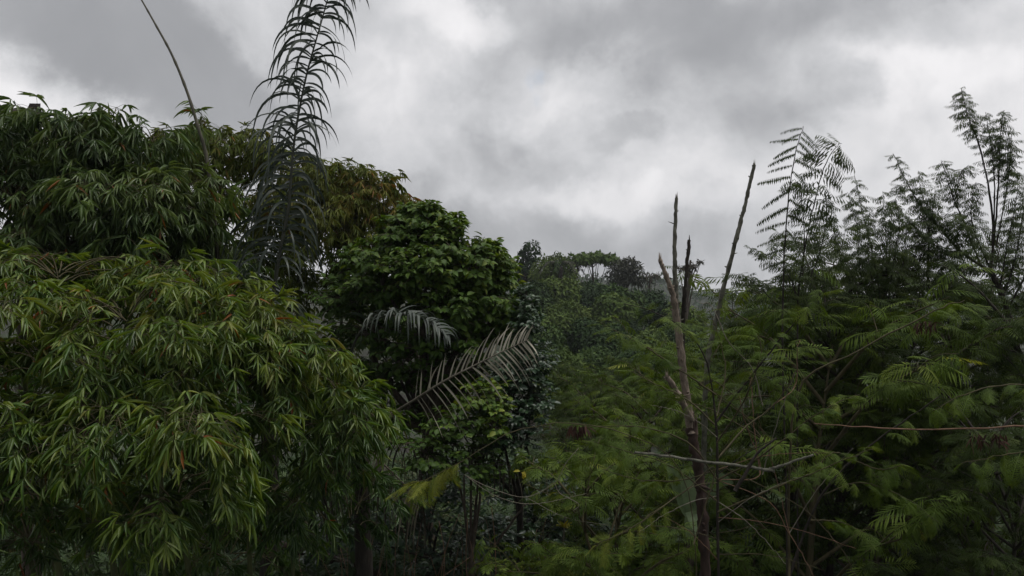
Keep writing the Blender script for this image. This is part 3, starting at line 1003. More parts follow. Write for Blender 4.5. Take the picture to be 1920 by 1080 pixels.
broad_tree('shrub', 'leafy green bush below the pale dry frond', 'bush', base_at(-.45, 10.0), [
    (905, 745, 9.6, 50, 35, .4, 60, .75), (860, 800, 9.6, 70, 45, .5, 70, .4), (800, 850, 9.4, 80, 50, .5, 60, .3), (870, 870, 9.5, 80, 50, .5, 50, .3), (925, 800, 9.4, 30, 40, .4, 30, .6)],
    .09, .6, 'broad', .05, 'bark', 9, SMALL)
broad_tree('shrub', 'low yellow green bush at the bottom centre of the view', 'bush', base_at(.42, 9.0), [
    (1000, 1075, 8.6, 50, 30, .4, 50, .7), (1055, 1065, 8.6, 45, 30, .4, 60, .95), (960, 1090, 8.6, 50, 30, .4, 40, .6)], .06, .5, 'fern', .03, 'twig', 10, SMALL)
broad_tree('shrub', 'low dark leafy bush around the foot of the dead trunk', 'bush', base_at(1.5, 10.0), [
    (1150, 1060, 9.6, 50, 40, .5, 50, .6), (1210, 1070, 9.6, 60, 40, .5, 50, .6), (1390, 1060, 9.6, 60, 50, .5, 60, .6), (1450, 1040, 9.8, 50, 50, .5, 50, .5), (1300, 1070, 9.8, 60, 40, .5, 40, .5)],
    .10, .55, 'broad', .04, 'twig', 9, SMALL)


broad_tree('shrub', 'dark leafy shrub in the hollow behind the hanging dead fronds', 'bush', base_at(-1.0, 11.4), [
    (820, 930, 10.8, 80, 60, .5, 60, .3), (740, 980, 10.8, 90, 60, .5, 60, .2), (900, 1000, 10.8, 80, 60, .5, 60, .3), (640, 1000, 10.6, 90, 70, .5, 50, .2), (840, 1060, 10.6, 100, 50, .5, 40, .25)],
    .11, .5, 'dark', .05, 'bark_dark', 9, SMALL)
broad_tree('shrub', 'dark leafy shrub in the hollow between the glossy tree and the sprout', 'bush', base_at(.3, 12.4), [
    (960, 900, 11.8, 60, 60, .5, 60, .3), (1030, 930, 11.8, 60, 60, .5, 60, .3), (1000, 1000, 11.6, 80, 60, .5, 60, .3), (1090, 1000, 11.6, 70, 60, .5, 60, .35)],
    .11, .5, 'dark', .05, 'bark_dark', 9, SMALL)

# ------------------------------------------------------------------ feathery (bipinnate) trees
def feather_leaves(store, path, t0, t1, n, L, lift=.0, fwd=.5, sideh=None, tone=.5, both=True, jitter=.15, taper=.35):
    k = len(path)
    T = nrm(np.gradient(path, axis=0))
    for i in range(n):
        u = t0 + (t1 - t0) * (i + .5) / n
        f = u * (k - 1)
        a = min(int(f), k - 2)
        p = path[a] + (path[a + 1] - path[a]) * (f - a)
        t = T[a]
        if sideh is not None:
            sv = np.cross(t, np.asarray(sideh, float))
        elif abs(t[2]) > .8:
            az = i * 2.4 + rng.random()
            sv = np.array([math.cos(az), math.sin(az), 0])
        else:
            sv = np.cross(t, UP)
        sv = nrm(sv) * (1 if (i % 2 or not both) else -1)
        d = t * fwd + sv + UP * lift + rng.normal(0, jitter, 3)
        e = 1 - taper * abs(2 * (i + .5) / n - 1) ** 2
        store.append((p, d, UP * .8 + t * .3 + rng.normal(0, .25, 3), L * e * rng.uniform(.75, 1.15), np.clip(tone + rng.normal(0, .17), 0, 1)))


def emit_leaves(store, tm):
    g = Geo()
    if not store:
        return g
    L = np.array([s[3] for s in store])
    scatter_var(g, tm, np.array([s[0] for s in store]), np.array([s[1] for s in store]), np.array([s[2] for s in store]), L, L, np.array([s[4] for s in store]))
    return g


def px_path(pts, n=24):
    return spline([P(*p) for p in pts], n)


def feather_tree(name, label, base, stems, mat, tm, cat='tree', twigm='twig', group=None, L=.3, tone=.5):
    """stems: (pixel-bearing path, r0, r1, leaf t0, leaf t1, n leaves, options)"""
    root = thing(name, label, cat, base, group)
    store, first = [], True
    for st in stems:
        pts, r0, r1, t0, t1, n = st[:6]
        o = st[6] if len(st) > 6 else {}
        path = px_path(pts)
        if o.get('ground'):
            b = np.array(base) - UP * .1
            path = np.vstack([spline([b, (b + path[0]) / 2 + rng.normal(0, .03, 3), path[0]], 10)[:-1], path])
            t0 = (9 + t0 * 24) / 33
            t1 = (9 + t1 * 24) / 33
        path = path + rng.normal(0, .004 + .25 * r1, path.shape) * np.linspace(.2, 1, len(path))[:, None]
        g = Geo()
        tube(g, path, lin(len(path), r0, r1) * rng.uniform(.85, 1.2, len(path)), 6, .5, .15)
        part('trunk' if first else 'branch', g, M[o.get('bark', twigm)], root)
        first = False
        if n:
            n = int(n * o.get('dens', 1))
            feather_leaves(store, path, t0, t1, n, o.get('L', L), o.get('lift', .05), o.get('fwd', .5), o.get('sideh'), o.get('tone', tone), o.get('both', True))
        for (u, ln, nl) in o.get('sub', ()):
            i = int(u * (len(path) - 1))
            t = nrm(np.gradient(path, axis=0))[i]
            az = rng.uniform(0, 6.28)
            d = nrm(t * .7 + np.array([math.cos(az), math.sin(az) * .7, rng.uniform(-.1, .5)]))
            e = path[i] + d * ln
            sp = spline([path[i], (path[i] + e) / 2 + UP * .08 * ln, e - UP * .1 * ln], 8)
            g2 = Geo()
            tube(g2, sp, lin(8, r1 * 1.2 + .002, .0015), 4, .5)
            part('branch', g2, M[o.get('bark', twigm)], root)
            feather_leaves(store, sp, .2, 1, nl, o.get('L', L), .05, .6, None, o.get('tone', tone))
    part('crown', emit_leaves(store, tm), M[mat], root)
    return root


# slender sapling against the sky with long leaves on both sides
feather_tree('sapling', 'slender sapling against the sky with long dark leaves stacked on both sides of its stem', base_at(2.75, 8.0), [
    ([(1466, 620, 8), (1470, 500, 8), (1474, 420, 8), (1484, 330, 8), (1496, 270, 8), (1506, 238, 8)], .012, .003, .12, 1.0, 28, dict(ground=True, L=.33, sideh=(0, 1, 0), fwd=.1, lift=-.42, bark='bark_dark')),
], 'fern_sky', FEATHER, 'sapling', 'bark_dark')
feather_tree('sapling', 'sapling curving right beside the slender one with leaves crowded on its tip', base_at(3.0, 8.2), [
    ([(1495, 560, 8.2), (1508, 470, 8.2), (1522, 400, 8.2), (1540, 330, 8.2), (1560, 285, 8.2), (1578, 268, 8.2)], .010, .003, .25, 1.0, 40, dict(ground=True, L=.28, sideh=(0, 1, 0), fwd=.25, lift=-.25)),
    ([(1505, 520, 8.2), (1508, 430, 8.1), (1500, 360, 8.1), (1490, 335, 8.1)], .006, .002, .1, 1, 24, dict(L=.24, lift=-.3)),
    ([(1510, 540, 8.2), (1535, 480, 8.3), (1550, 410, 8.3), (1548, 370, 8.3)], .006, .002, .1, 1, 26, dict(L=.2, lift=-.3)),
    ([(1500, 580, 8.2), (1480, 520, 8.1), (1450, 485, 8.0), (1405, 465, 8.0)], .006, .002, .2, 1, 26, dict(L=.2, lift=.1)),
    ([(1480, 590, 8.2), (1450, 565, 8.1), (1415, 530, 8.0), (1375, 512, 7.9)], .006, .002, .3, 1, 22, dict(L=.22, lift=.1)),
    ([(1500, 600, 8.2), (1490, 540, 8.2), (1470, 490, 8.2)], .006, .002, .1, 1, 26, dict(L=.22)),
    ([(1510, 600, 8.3), (1540, 540, 8.4), (1570, 480, 8.5), (1590, 420, 8.5)], .006, .002, .1, 1, 26, dict(L=.24)),
    ([(1505, 600, 8.3), (1520, 540, 8.4), (1525, 460, 8.5)], .006, .002, .1, 1, 26, dict(L=.22)),
], 'fern_sky', BIP_S, 'sapling', 'bark_dark')

# trees with upright shoots on the right skyline
def shoot_opts(L=.19, lift=-.15, **k):
    return dict(L=L * .95, lift=lift, fwd=.2, dens=1.25, **k)


feather_tree('feathery_tree', 'small skyline tree with two upright leafy shoots left of the largest one', base_at(4.6, 9.5), [
    ([(1655, 640, 9.5), (1650, 560, 9.5), (1635, 470, 9.5), (1618, 400, 9.5), (1602, 330, 9.5)], .014, .003, .2, 1, 70, shoot_opts(ground=True, bark='bark_dark')),
    ([(1655, 600, 9.5), (1662, 500, 9.5), (1660, 420, 9.5), (1655, 358, 9.5)], .009, .002, .05, 1, 60, shoot_opts()),
    ([(1660, 600, 9.5), (1690, 510, 9.5), (1700, 440, 9.5), (1705, 405, 9.5)], .008, .002, .1, 1, 44, shoot_opts()),
    ([(1650, 600, 9.5), (1610, 540, 9.4), (1580, 480, 9.4), (1560, 440, 9.4)], .008, .002, .1, 1, 40, shoot_opts(.2)),
    ([(1655, 600, 9.5), (1640, 520, 9.9), (1630, 470, 10.2)], .007, .002, .1, 1, 36, shoot_opts(.2)),
    ([(1655, 610, 9.5), (1600, 580, 9.2), (1560, 560, 9.0)], .007, .002, .1, 1, 30, shoot_opts(.22)),
    ([(1650, 600, 9.5), (1590, 520, 9.6), (1565, 440, 9.7), (1548, 375, 9.7)], .008, .002, .2, 1, 50, shoot_opts()),
    ([(1650, 590, 9.5), (1630, 500, 9.2), (1628, 440, 9.1), (1630, 395, 9.1)], .007, .002, .1, 1, 46, shoot_opts()),
    ([(1660, 600, 9.5), (1700, 520, 9.8), (1725, 450, 9.9), (1735, 385, 9.9)], .008, .002, .15, 1, 50, shoot_opts()),
    ([(1660, 600, 9.5), (1675, 500, 9.2), (1685, 430, 9.1), (1682, 380, 9.1)], .007, .002, .1, 1, 46, shoot_opts()),
    ([(1655, 600, 9.5), (1600, 560, 9.9), (1590, 500, 10.1), (1600, 455, 10.2)], .007, .002, .1, 1, 46, shoot_opts(.22)),
    ([(1650, 600, 9.5), (1615, 520, 9.7), (1608, 430, 9.8), (1590, 360, 9.8)], .008, .002, .3, 1, 50, shoot_opts(.2)),
    ([(1658, 600, 9.5), (1668, 480, 9.7), (1672, 400, 9.8), (1690, 345, 9.8)], .008, .002, .3, 1, 50, shoot_opts(.2)),
    ([(1660, 600, 9.5), (1715, 510, 9.6), (1745, 420, 9.6), (1752, 350, 9.6)], .008, .002, .2, 1, 56, shoot_opts(.2)),
    ([(1655, 600, 9.5), (1560, 540, 9.3), (1535, 460, 9.2), (1530, 400, 9.2)], .008, .002, .2, 1, 50, shoot_opts(.2)),
    ([(1655, 620, 9.5), (1710, 560, 9.3), (1740, 500, 9.2)], .007, .002, .1, 1, 36, shoot_opts(.22)),
], 'fern_sky', BIP_S, twigm='bark_dark')

feather_tree('feathery_tree', 'largest skyline tree at far right with forked dark branches and feathery upright shoots', base_at(6.5, 10.0), [
    ([(1905, 640, 10), (1885, 570, 10), (1862, 520, 10), (1856, 505, 10)], .045, .026, 0, 1, 0, dict(ground=True, bark='bark_dark')),
    ([(1858, 510, 10), (1800, 470, 9.9), (1755, 420, 9.8), (1710, 360, 9.8), (1675, 288, 9.8)], .018, .003, .2, 1, 84, shoot_opts()),
    ([(1858, 510, 10), (1862, 430, 10), (1852, 340, 10), (1832, 260, 10), (1812, 210, 10), (1803, 165, 10)], .016, .003, .55, 1, 60, shoot_opts()),
    ([(1860, 500, 10), (1864, 380, 10), (1862, 300, 10), (1848, 210, 10)], .012, .003, .5, 1, 46, shoot_opts()),
    ([(1862, 470, 10), (1872, 350, 10), (1874, 280, 10), (1882, 206, 10)], .012, .003, .5, 1, 50, shoot_opts()),
    ([(1868, 460, 10), (1885, 370, 10), (1893, 310, 10), (1896, 255, 10)], .010, .003, .35, 1, 50, shoot_opts()),
    ([(1840, 500, 10), (1800, 400, 9.9), (1780, 350, 9.9), (1765, 300, 9.9)], .010, .003, .4, 1, 46, shoot_opts()),
    ([(1790, 380, 9.9), (1800, 330, 9.9), (1815, 310, 9.9)], .005, .002, .1, 1, 18, shoot_opts()),
    ([(1855, 500, 10), (1825, 430, 10), (1822, 380, 10), (1830, 340, 10)], .010, .003, .3, 1, 46, shoot_opts()),
    ([(1880, 560, 10), (1905, 480, 10), (1915, 420, 10), (1930, 360, 10)], .012, .003, .2, 1, 60, shoot_opts()),
    ([(1760, 425, 9.8), (1730, 370, 9.8), (1722, 320, 9.8)], .006, .002, .1, 1, 34, shoot_opts()),
    ([(1800, 470, 9.9), (1770, 470, 9.7), (1730, 440, 9.6), (1700, 410, 9.6)], .008, .002, .1, 1, 46, shoot_opts(.2)),
    ([(1858, 510, 10), (1815, 500, 9.8), (1770, 490, 9.7), (1740, 460, 9.6)], .008, .002, .1, 1, 46, shoot_opts(.2)),
    ([(1880, 560, 10), (1830, 550, 9.8), (1790, 530, 9.7), (1760, 510, 9.6)], .008, .002, .1, 1, 46, shoot_opts(.22)),
    ([(1862, 520, 10), (1880, 450, 10.4), (1900, 400, 10.6)], .008, .002, .1, 1, 40, shoot_opts(.2)),
    ([(1875, 540, 10), (1890, 450, 9.7), (1905, 380, 9.6), (1908, 320, 9.6)], .009, .002, .2, 1, 56, shoot_opts(.2)),
    ([(1870, 540, 10), (1840, 470, 9.6), (1800, 430, 9.5), (1790, 400, 9.5)], .009, .002, .2, 1, 50, shoot_opts(.2)),
    ([(1890, 580, 10), (1930, 500, 9.8), (1960, 420, 9.7), (1990, 330, 9.7)], .014, .003, .2, 1, 60, shoot_opts()),
    ([(1858, 505, 10), (1850, 450, 10.5), (1830, 410, 10.9)], .008, .002, .1, 1, 40, shoot_opts(.2)),
], 'fern_sky', BIP_S, twigm='bark_dark')


# near feathery tree in the middle of the right half
feather_tree('feathery_tree', 'near feathery tree with thin dark stems standing in front of the dead poles', base_at(1.62, 6.2), [
    ([(1352, 1200, 6.2), (1345, 1000, 6.2), (1345, 860, 6.2), (1340, 760, 6.2), (1325, 680, 6.15), (1290, 625, 6.1), (1240, 590, 6.0), (1170, 568, 5.9)], .016, .003, .5, 1, 18, dict(ground=True, bark='bark_dark', L=.23)),
    ([(1344, 790, 6.2), (1400, 715, 6.1), (1460, 640, 6.0), (1510, 580, 5.9), (1545, 545, 5.8)], .010, .003, .35, 1, 18, dict(L=.23, bark='bark_dark')),
    ([(1342, 740, 6.2), (1270, 690, 5.9), (1200, 645, 5.7), (1125, 605, 5.6)], .007, .002, .25, 1, 16, dict(L=.22)),
    ([(1344, 860, 6.2), (1400, 800, 6.4), (1450, 760, 6.5), (1490, 700, 6.5), (1495, 640, 6.5)], .008, .002, .3, 1, 16, dict(L=.22)),
    ([(1345, 900, 6.2), (1290, 830, 6.0), (1200, 800, 5.9), (1120, 800, 5.8), (1070, 797, 5.7)], .008, .002, .35, 1, 16, dict(L=.20)),
    ([(1345, 940, 6.2), (1260, 875, 6.0), (1170, 845, 5.9), (1090, 822, 5.8)], .007, .002, .3, 1, 16, dict(L=.20)),
    ([(1344, 800, 6.2), (1290, 750, 6.4), (1230, 720, 6.6), (1170, 690, 6.7)], .007, .002, .25, 1, 16, dict(L=.22)),
    ([(1344, 830, 6.2), (1390, 760, 5.9), (1420, 690, 5.7), (1425, 640, 5.7), (1400, 610, 5.7)], .007, .002, .3, 1, 16, dict(L=.21)),
    ([(1345, 900, 6.2), (1420, 860, 6.0), (1500, 800, 5.8), (1560, 760, 5.7), (1610, 740, 5.7)], .008, .002, .3, 1, 17, dict(L=.22)),
    ([(1345, 960, 6.2), (1440, 920, 6.1), (1540, 880, 6.0), (1640, 840, 5.9)], .008, .002, .3, 1, 16, dict(L=.22)),
    ([(1344, 780, 6.2), (1360, 700, 6.4), (1350, 640, 6.5), (1330, 580, 6.5)], .006, .002, .25, 1, 14, dict(L=.21)),
    ([(1345, 905, 6.2), (1300, 912, 5.8), (1235, 955, 5.6), (1180, 993, 5.5)], .004, .003, 0, 1, 0, {}),
    ([(1346, 1000, 6.2), (1400, 990, 6.0), (1456, 968, 5.9)], .004, .002, 0, 1, 0, {}),
    ([(1346, 900, 6.2), (1440, 940, 6.3), (1480, 1000, 6.3), (1530, 1085, 6.3)], .004, .003, 0, 1, 0, dict(bark='twig_red')),
    ([(1345, 870, 6.2), (1500, 950, 6.4), (1570, 1020, 6.4), (1610, 1090, 6.4)], .004, .003, 0, 1, 0, {}),
    ([(1345, 900, 6.2), (1425, 890, 6.5), (1400, 800, 6.5), (1385, 740, 6.5)], .004, .003, 0, 1, 0, dict(bark='twig_red')),
    ([(1425, 890, 6.5), (1412, 780, 6.6), (1408, 700, 6.6)], .005, .003, 0, 1, 0, dict(bark='twig_red')),
    ([(1430, 760, 6.5), (1410, 690, 6.4), (1365, 640, 6.3), (1335, 575, 6.3), (1310, 568, 6.3)], .005, .003, 0, 1, 0, dict(bark='twig_pale')),
    ([(1450, 760, 6.5), (1490, 725, 6.7), (1495, 660, 6.7), (1499, 640, 6.7)], .005, .004, 0, 1, 0, dict(bark='twig_red')),
    *[([(x0, y0, d0), (x0 + dx * .35, y0 + dy * .35 - 12, d0 - .1), (x0 + dx * .7, y0 + dy * .7 - 10, d0 - .15), (x0 + dx, y0 + dy, d0 - .3)], .0038, .0014, 0, 1, 0, dict(bark=bk)) for x0, y0, d0, dx, dy, bk in (
        (1345, 980, 6.2, 170, -90, 'twig_pale'), (1346, 1040, 6.2, 200, 30, 'twig'), (1345, 930, 6.2, -150, 70, 'twig_pale'), (1344, 1010, 6.2, -190, -20, 'twig'), (1346, 880, 6.2, 210, -30, 'twig_red'),
        (1345, 940, 6.2, 130, 120, 'twig_pale'), (1344, 860, 6.2, 120, -140, 'twig'), (1345, 820, 6.2, -120, -60, 'twig_pale'), (1345, 970, 6.2, 260, 60, 'twig_red'), (1346, 1050, 6.2, -120, -90, 'twig_red'),
        (1430, 890, 6.5, 60, -190, 'twig_pale'), (1440, 930, 6.3, 150, -120, 'twig'), (1480, 1000, 6.3, 120, -160, 'twig_pale'), (1480, 1000, 6.3, -60, -220, 'twig_red'))],
    ([(1345, 880, 6.2), (1280, 900, 6.3), (1200, 900, 6.4), (1130, 880, 6.5)], .006, .002, .3, 1, 13, dict(L=.21)),
], 'fern', BIP_A, twigm='twig', L=.23, tone=.45)

# branches arching in from the right hand tree nearest the viewer
feather_tree('feathery_tree', 'nearest feathery tree at right edge with a straight reddish bough crossing the view', base_at(3.9, 5.0), [
    ([(2110, 1150, 5.0), (2080, 950, 5.0), (2010, 810, 4.95), (1920, 800, 4.9), (1740, 806, 4.9), (1620, 800, 4.95), (1530, 796, 5.0)], .010, .003, .1, .46, 20, dict(ground=True, bark='twig_red', L=.22, lift=-.55)),
    ([(2080, 950, 5.0), (2010, 760, 4.95), (1920, 722, 4.9), (1820, 735, 4.9), (1750, 770, 4.95)], .008, .002, .2, 1, 18, dict(L=.2, lift=-.2)),
    ([(2085, 980, 5.0), (2000, 850, 5.1), (1900, 850, 5.2), (1800, 870, 5.3)], .008, .002, .2, 1, 16, dict(L=.22, lift=-.2)),
], 'fern', BIP_A, L=.22, tone=.5)
feather_tree('feathery_tree', 'feathery tree with a long green bough rising to a tuft under the largest skyline tree', base_at(2.5, 6.8), [
    ([(1470, 1120, 6.8), (1500, 1020, 6.8), (1540, 930, 6.7), (1600, 862, 6.6), (1680, 800, 6.5), (1760, 745, 6.4)], .016, .004, .6, 1, 9, dict(ground=True, bark='bark_dark', L=.24)),
    ([(1480, 1085, 6.8), (1480, 900, 6.7), (1500, 725, 6.6), (1600, 662, 6.5), (1700, 610, 6.4), (1770, 575, 6.4), (1810, 565, 6.4)], .010, .004, .72, 1, 14, dict(L=.26, lift=-.25)),
    ([(1600, 862, 6.6), (1560, 850, 6.5), (1500, 905, 6.5)], .006, .002, .2, 1, 14, dict(L=.22)),
    ([(1540, 930, 6.7), (1610, 905, 6.6), (1690, 930, 6.5), (1760, 980, 6.4)], .006, .002, .2, 1, 14, dict(L=.24, lift=-.15)),
    ([(1600, 862, 6.6), (1650, 880, 6.5), (1700, 870, 6.4)], .006, .002, .2, 1, 11, dict(L=.24)),
    ([(1520, 975, 6.8), (1580, 980, 6.8), (1640, 1010, 6.8)], .006, .002, .2, 1, 10, dict(L=.24)),
], 'fern', BIP_A, tone=.4)

# long bough that reaches left in front of the hanging dead fronds
feather_tree('feathery_branch', 'long thin pale bough arching left to a single feathery green tip', base_at(1.3, 5.6), [
    ([(1310, 1200, 5.6), (1300, 980, 5.6), (1260, 860, 5.55), (1160, 810, 5.5), (1060, 793, 5.4), (965, 808, 5.3), (890, 850, 5.2), (820, 890, 5.2), (755, 912, 5.2)], .0045, .0018, .80, 1, 26, dict(ground=True, bark='twig', L=.2, lift=-.15, fwd=.8)),
    ([(1300, 1020, 5.6), (1340, 880, 5.6), (1290, 915, 5.6), (1180, 993, 5.5), (1110, 1020, 5.5)], .005, .002, .6, 1, 18, dict(bark='twig', L=.2, lift=-.15, fwd=.8)),
], 'fern', BIP_A, 'bough', 'twig', tone=.9)

# brown withered pods hanging under the boughs
for lab, cat, cl in (('bunch of withered dark red pods hanging below the reddish bough', 'seed pods', [(1850, 826, 4.9, 36, 14)]),
                     ('bunch of withered dark red pods hanging beneath the long green bough', 'seed pods', [(1735, 612, 6.4, 20, 10)]),
                     ('cluster of dark brown pods on the long thin pale bough', 'seed pods', [(1085, 802, 5.42, 16, 4)])):
    g = Geo()
    for (px, py, d, rx, ry) in cl:
        n = 46
        p = np.array([P(px + rng.uniform(-rx, rx), py + rng.uniform(-ry, ry * .3), d + rng.uniform(-.05, .05)) for _ in range(n)])
        ribbons(g, p, rng.normal(0, .4, (n, 3)) + np.array([0, 0, -.8]), rng.normal(0, 1, (n, 3)), rng.uniform(.04, .11, n), .012, .8, rng.random(n), 4)
    solo('pod_bunch', g, M['fern_red'], lab, cat)


# ------------------------------------------------------------------ dead trees
def knobby(pts, r0, r1, geo, n=46, k=9):
    pp = spline(pts, n)
    pp = pp + rng.normal(0, r1 * .14, pp.shape)
    rr = lin(n, r0, r1) * rng.uniform(.86, 1.18, n)
    tube(geo, pp, rr, k, .5, .22)
    for _ in range(5):
        a = pp[-1] - UP * r1 * .5 + rng.normal(0, r1 * .45, 3) * np.array([1, 1, 0])
        tube(geo, np.array([a - UP * r1, a + UP * r1 * rng.uniform(.3, 1.5), a + UP * r1 * rng.uniform(1.6, 4.5)]), [r1 * .42, r1 * .3, r1 * .05], 4, .5)
    for _ in range(2):
        i = rng.integers(n // 3, n - 4)
        a = nrm(rng.normal(0, 1, 3) * np.array([1, 1, .2]) + UP * .5)
        tube(geo, np.array([pp[i], pp[i] + a * rr[i] * 2.2, pp[i] + a * rr[i] * rng.uniform(3, 6)]), [rr[i] * .35, rr[i] * .28, rr[i] * .12], 5, .5, .2)
    for _ in range(int(n / 5)):
        i = rng.integers(4, n - 1)
        a = nrm(rng.normal(0, 1, 3) * np.array([1, 1, .3]))
        p = pp[i]
        tube(geo, np.array([p, p + a * rr[i] * 1.25, p + a * rr[i] * 1.7 + UP * rr[i] * .3]), [rr[i] * .45, rr[i] * .33, rr[i] * .12], 6, .5)


dt = base_at(1.72, 7.4)
dead = thing('dead_tree', 'dead tree with a pale peeling stem and two upright grey poles on one trunk', 'dead tree', dt)
g = Geo()
knobby([dt - UP * .15, P(1325, 1300, 7.4), P(1322, 1060, 7.4), P(1312, 900, 7.4), P(1296, 800, 7.4)], .056, .046, g, 60)
part('trunk', g, M['bark_red'], dead)
g = Geo()
knobby([P(1297, 812, 7.4), P(1288, 750, 7.4), P(1280, 690, 7.38), P(1270, 610, 7.35), P(1262, 555, 7.3), P(1250, 520, 7.3), P(1237, 486, 7.3)], .044, .018, g, 56)
tag(part('stem', g, M['bark_pale'], dead), 'pale peeling stem with a broken top')
g = Geo()
knobby([P(1276, 640, 7.42), P(1268, 560, 7.45), P(1265, 470, 7.45), P(1268, 371, 7.45)], .027, .016, g, 50)
tag(part('stem', g, M['bark_grey'], dead), 'straight grey pole, the taller one')
g = Geo()
knobby([P(1290, 800, 7.5), P(1280, 660, 7.55), P(1284, 550, 7.5), P(1292, 450, 7.5)], .027, .015, g, 50)
tag(part('stem', g, M['bark_dark'], dead), 'dark knobbly pole, the shorter one')
g = Geo()
knobby([P(1296, 790, 7.38), P(1275, 745, 7.3), P(1250, 705, 7.25)], .034, .022, g, 24)
tag(part('stem', g, M['bark_pale'], dead), 'short pale broken stub')

dl = base_at(2.35, 9.2)
deadl = thing('dead_pole', 'bare grey dead trunk leaning right and standing alone against the sky', 'dead tree', dl)
g = Geo()
knobby([dl - UP * .15, P(1322, 900, 9.0), P(1325, 700, 8.8), P(1345, 590, 8.7), P(1380, 450, 8.6), P(1398, 380, 8.6), P(1414, 309, 8.6)], .034, .018, g, 74)
part('trunk', g, M['bark_grey'], deadl)


def branch_thing(name, label, cat, paths, mat, n=26, rough=.15):
    g = Geo()
    for pts, r0, r1 in paths:
        pp = spline([P(*p) for p in pts], n)
        tube(g, pp + rng.normal(0, r1 * .25, pp.shape), lin(n, r0, r1), 6, .5, rough)
    return solo(name, g, M[mat], label, cat)


branch_thing('fallen_branch', 'greyish bare branch lying level across the thin stems with an upturned right end', 'branch',
             [([(1190, 848, 5.9), (1290, 861, 5.9), (1400, 875, 5.95), (1452, 883, 6.0)], .010, .013), ([(1440, 882, 6.0), (1462, 874, 5.98), (1525, 853, 5.9)], .013, .008)], 'bark_grey')
branch_thing('fallen_branch', 'dark crooked branch slanting up to the right below the grey level branch', 'branch',
             [([(1378, 920, 5.9), (1400, 885, 5.9), (1420, 850, 5.9), (1456, 821, 5.9)], .016, .006), ([(1345, 890, 6.0), (1400, 850, 5.95), (1456, 822, 5.9)], .004, .003)], 'bark_dark')
branch_thing('fallen_log', 'thin reddish fallen log on the dark slope at the bottom left of the palms', 'log',
             [([(480, 1010, 11.6), (590, 1040, 11.4), (680, 1066, 11.2), (790, 1105, 11.0)], .075, .05)], 'bark_red')
branch_thing('fallen_branch', 'slanting brown pole leaning in the dark hollow below the hanging dead fronds', 'branch',
             [([(895, 1068, 10.4), (930, 1020, 10.4), (985, 945, 10.4)], .028, .014)], 'bark')
branch_thing('vine', 'loop of thin grey vine hanging before the dark hollow in the centre', 'vine',
             [([(870, 890, 7.5), (920, 915, 7.4), (985, 932, 7.4), (1040, 905, 7.4), (1060, 870, 7.4), (1085, 840, 7.4)], .003, .003), ([(1040, 905, 7.4), (1050, 925, 7.4), (1085, 945, 7.4), (1075, 958, 7.4)], .004, .003),
              ([(870, 890, 7.5), (930, 930, 7.5), (1000, 945, 7.6), (1100, 925, 7.6)], .0025, .0025), ([(985, 932, 7.4), (1060, 970, 7.6), (1140, 985, 7.7)], .003, .002)], 'twig_pale')


# bare upright twigs at the bottom left of centre
g = Geo()
for k in range(34):
    px = rng.uniform(560, 1000)
    b = P(px, 1110, 9.6 + rng.uniform(-.6, .8))
    t = b + np.array([rng.normal(0, .12), rng.normal(0, .1), rng.uniform(.35, 1.0)])
    tube(g, spline([b, (b + t) / 2 + rng.normal(0, .03, 3), t], 7), lin(7, .005, .0025), 4, .5)
solo('dry_stalks', g, M['twig_red'], 'thin dry stalks sticking up from the dark slope under the palms', 'stalks', kind='stuff')

# young yellow-green sprout on a thin pale stem
sp = base_at(.6, 9.4)
spr = thing('seedling', 'thin pale stem topped by a small bright yellow green sprout at the bottom centre', 'seedling', sp)
g = Geo()
tube(g, spline([sp, P(1055, 1060, 9.2), P(1058, 992, 9.1), P(1062, 940, 9.1)], 16), lin(16, .012, .006), 6, .5)
part('stem', g, M['twig_pale'], spr)
g = Geo()
n = 14
p = np.array([P(1058, 990, 9.08)] * n)
scatter_var(g, SMALL, p, rng.normal(0, 1, (n, 3)) + UP * .7, np.tile(UP, (n, 1)) + rng.normal(0, .2, (n, 3)), rng.uniform(.07, .13, n), rng.uniform(.03, .05, n), rng.random(n))
part('leaves', g, M['yellow'], spr)

g = Geo()
p = np.array([P(978, 886, 7.4), P(975, 884, 7.4), P(980, 888, 7.39)])
scatter_var(g, SMALL, p, np.array([[1, 0, -.6], [-.8, 0, .2], [.3, -.2, -1]]), np.tile(np.array([0, -.6, .8]), (3, 1)), np.array([.07, .07, .06]), np.array([.05, .03, .03]), np.array([.9, .8, 1.0]))
solo('leaf', g, M['yellow'], 'single yellow leaf caught on the grey vine', 'leaf')

